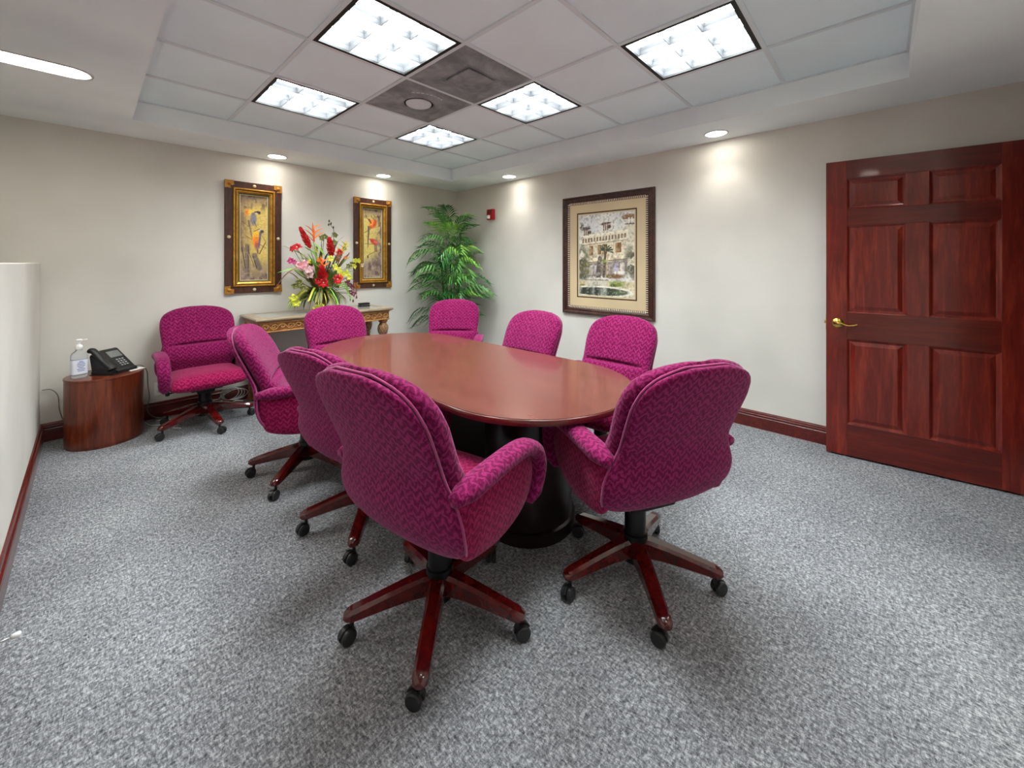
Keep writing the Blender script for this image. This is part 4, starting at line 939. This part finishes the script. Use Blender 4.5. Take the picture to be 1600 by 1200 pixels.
# ------------------------------------------------------------------ drum side table and what stands on it
DR = empty('drum_table', (0.09, 4.43, 0)); DZ_ = 0.515
def el(r, z, n=56): return [(r * math.cos(2 * PI * k / n), r * math.sin(2 * PI * k / n), z) for k in range(n)]
G().loft([el(0.213, 0.0), el(0.213, 0.02), el(0.22, 0.022), el(0.22, DZ_ - 0.014)]).obj('body', M['drum'], DR, angle=40)
G().loft([el(0.221, DZ_ - 0.014), el(0.223, DZ_ - 0.011), el(0.223, DZ_ - 0.003), el(0.219, DZ_)]).obj('top', M['drum'], DR, angle=30)
tag(DR, 'round mahogany drum side table in the left corner', 'side table')

M['clear'] = mat('clear_plastic', (240, 244, 250), 0.06, trans=1.0, ior=1.35); M['gel'] = mat('sanitizer_gel', (244, 247, 252), 0.08, trans=0.85, ior=1.33)
M['lab'] = mat('bottle_label', (226, 230, 240), 0.4); M['ink'] = mat('label_ink', (70, 80, 150), 0.5)
sb = empty('hand_sanitizer_bottle', (-0.05, 4.40, DZ_), 0.3)
def sq(w_, d_, z): return [(py, px_, z) for px_, py in sup(w_, d_, 28, 3.4)]
G().loft([sq(.038, .024, 0), sq(.043, .028, .006), sq(.044, .029, .02), sq(.044, .029, .165), sq(.038, .025, .185), sq(.02, .018, .20), sq(.0165, .0165, .205), sq(.0165, .0165, .215)]).obj('bottle', M['gel'], sb, True)
lb_ = G().loft([sq(.0446, .0296, .03), sq(.0446, .0296, .135)], False).obj('label_sheet', M['lab'], sb, True)
g = G()
for k, (z, w_) in enumerate(((.122, .012), (.112, .02), (.10, .024), (.088, .022), (.076, .016), (.064, .024), (.052, .02))): g.box(-w_ + .004, w_, -.0304, -.0300, z, z + .004)
g.obj('printed_lines', M['ink'], lb_)
G().lathe([(.020, .212), (.021, .216), (.021, .235), (.014, .245), (.008, .25), (.008, .268), (.017, .272), (.018, .284), (.010, .288), (0, .289)], 18).bbox(-.006, .045, -.006, .006, .274, .284, .003).obj('pump', M['white'], sb, angle=45)
tag(sb, 'clear pump bottle of hand sanitizer on the drum table', 'bottle')

M['screen'] = mat('phone_screen', (112, 114, 110), 0.25); M['key'] = mat('phone_key', (150, 150, 150), 0.5)
ph = empty('desk_phone', (0.13, 4.45, DZ_), 0.75)
# wedge: side profile in (y,z), face slopes down to -y
prof = [(-0.105, 0.004), (-0.105, 0.020), (-0.085, 0.030), (0.055, 0.168), (0.070, 0.172), (0.074, 0.160), (0.02, 0.10), (0.05, 0.004)]
G().loft([[(x, y, z) for y, z in prof] for x in (-0.065, 0.09)]).obj('body', M['black'], ph)
fa = math.atan2(0.168 - 0.030, 0.055 + 0.085); FMx = Matrix.Translation((0, -0.085, 0.030)) @ Matrix.Rotation(fa, 4, 'X')   # face frame: x across, y up the slope, z out
G().bbox(-0.018, 0.075, 0.115, 0.178, -0.001, 0.003, 0.001, 1).xf(FMx).obj('screen', M['screen'], ph)
kp = G().bbox(-0.026, 0.082, 0.012, 0.108, -0.001, 0.002, 0.001, 1).xf(FMx).obj('keypad', M['black'], ph)
for r_ in range(4):
    for c_ in range(3): G().bbox(0.0 + c_ * 0.022, 0.014 + c_ * 0.022, 0.022 + r_ * 0.020, 0.033 + r_ * 0.020, 0.002, 0.005, 0.001, 1).xf(FMx).obj('key', M['key'], kp)
hs = smooth_path([(-0.095, -0.095, 0.040), (-0.095, -0.075, 0.062), (-0.095, -0.01, 0.115), (-0.095, 0.05, 0.178), (-0.095, 0.075, 0.185)], 6)
G().tube(hs, [0.022 + 0.006 * abs(2 * k / (len(hs) - 1) - 1) for k in range(len(hs))], 12, flat=0.75).obj('handset', M['black'], ph, True)
G().bbox(-0.118, -0.070, -0.10, 0.05, 0.004, 0.03, 0.005).loft([[(x, y, z) for y, z in ((-0.09, 0.028), (0.06, 0.155), (0.07, 0.14), (0.05, 0.02))] for x in (-0.108, -0.072)]).obj('cradle', M['black'], ph)
G().bbox(-0.12, 0.095, -0.115, 0.06, 0.0, 0.006, 0.002).obj('foot_stand', M['black'], ph)
tag(ph, 'black desk phone with grey screen and handset on the drum table', 'phone')
tag(G().box(-0.055, 0.055, -0.04, 0.04, 0, 0.003).obj('paper_slip', M['paper'], None, loc=(0.255, 4.42, DZ_)), 'small white paper slip beside the desk phone', 'paper')
bpy.data.objects['paper_slip'].rotation_euler = (0, 0, 0.5)
# cords
z = DZ_ + 0.004
c1 = G().tube(smooth_path([(0.22, 4.55, z), (0.26, 4.53, z + .004), (0.30, 4.50, z + .004), (0.335, 4.53, 0.46), (0.345, 4.60, 0.34), (0.36, 4.66, 0.2), (0.35, 4.68, 0.08), (0.42, 4.66, 0.01), (0.60, 4.63, 0.006), (0.72, 4.60, 0.006)], 7), 0.0032, 6).obj('phone_cord', M['gcord'], None, True)
tag(c1, 'grey phone cord running from the drum table down to the carpet', 'cord')
c2 = G().tube(smooth_path([(-0.245, 4.70, 0.40), (-0.20, 4.69, 0.395), (-0.165, 4.69, 0.34), (-0.155, 4.69, 0.22), (-0.12, 4.68, 0.10), (-0.06, 4.67, 0.02)], 7), 0.003, 6).obj('wall_cord', M['gcord'], None, True)
tag(c2, 'thin grey cord looping down the back wall left of the drum table', 'cord')
c3 = G()
for k in range(4):
    pts = []
    cx, cz = 0.94 + 0.015 * k, 0.10 - 0.004 * k
    for q in range(22): a = 2 * PI * q / 21 + k; pts.append((cx + (0.075 + 0.008 * k) * math.cos(a), 4.655 - 0.010 * k - 0.012 * math.sin(a), cz + (0.065 - 0.004 * k) * math.sin(a)))
    c3.tube(pts, 0.0032, 5)
c3.tube(smooth_path([(0.94, 4.62, 0.13), (0.87, 4.62, 0.10), (0.80, 4.60, 0.05), (0.72, 4.58, 0.07), (0.64, 4.58, 0.03), (0.52, 4.55, 0.006), (0.40, 4.60, 0.006)], 6), 0.0032, 5)
c3.tube(smooth_path([(0.82, 4.60, 0.03), (0.90, 4.58, 0.025), (0.98, 4.59, 0.035), (1.04, 4.62, 0.01)], 6), 0.006, 6)
tag(c3.obj('cable_coil', M['cord'], None, True), 'white coiled cables lying against the baseboard behind the corner chair', 'cable')
c4 = G().tube(smooth_path([(0.33, 4.60, 0.01), (0.36, 4.50, 0.006), (0.46, 4.42, 0.006), (0.52, 4.36, 0.006), (0.48, 4.30, 0.006), (0.52, 4.24, 0.006)], 7), 0.0032, 6)
tag(c4.obj('floor_cord', M['cord'], None, True), 'white cord curling on the carpet behind the drum table and chair', 'cord')

ol = empty('wall_outlet', (0.43, YB - 0.001, 0.255))
G().bbox(-0.036, 0.036, -0.006, 0, -0.058, 0.058, 0.003).obj('cover_plate', M['white'], ol)
for z_ in (-0.022, 0.022): G().bbox(-0.016, 0.016, -0.008, -0.005, z_ - 0.014, z_ + 0.014, 0.003).obj('socket', M['cord'], ol)
tag(ol, 'small white wall outlet on the back wall behind the corner chair', 'outlet')

# ------------------------------------------------------------------ door stop on the left baseboard
ds = empty('door_stop', (XL + 0.019, 2.245, 0.052))
for nm, prof, m in (('flange', [(0.014, 0.0), (0.014, 0.003), (0.006, 0.006)], M['chrome']), ('rod', [(0.0035, 0.004), (0.0035, 0.05)], M['chrome']), ('bumper', [(0.005, 0.048), (0.009, 0.052), (0.010, 0.066), (0.007, 0.071), (0, 0.072)], M['white'])):
    G().lathe(prof, 14).xf(Matrix.Rotation(PI / 2, 4, 'Y')).obj(nm, m, ds, True)
tag(ds, 'small metal door stop with a white tip low on the left wall', 'door stop')
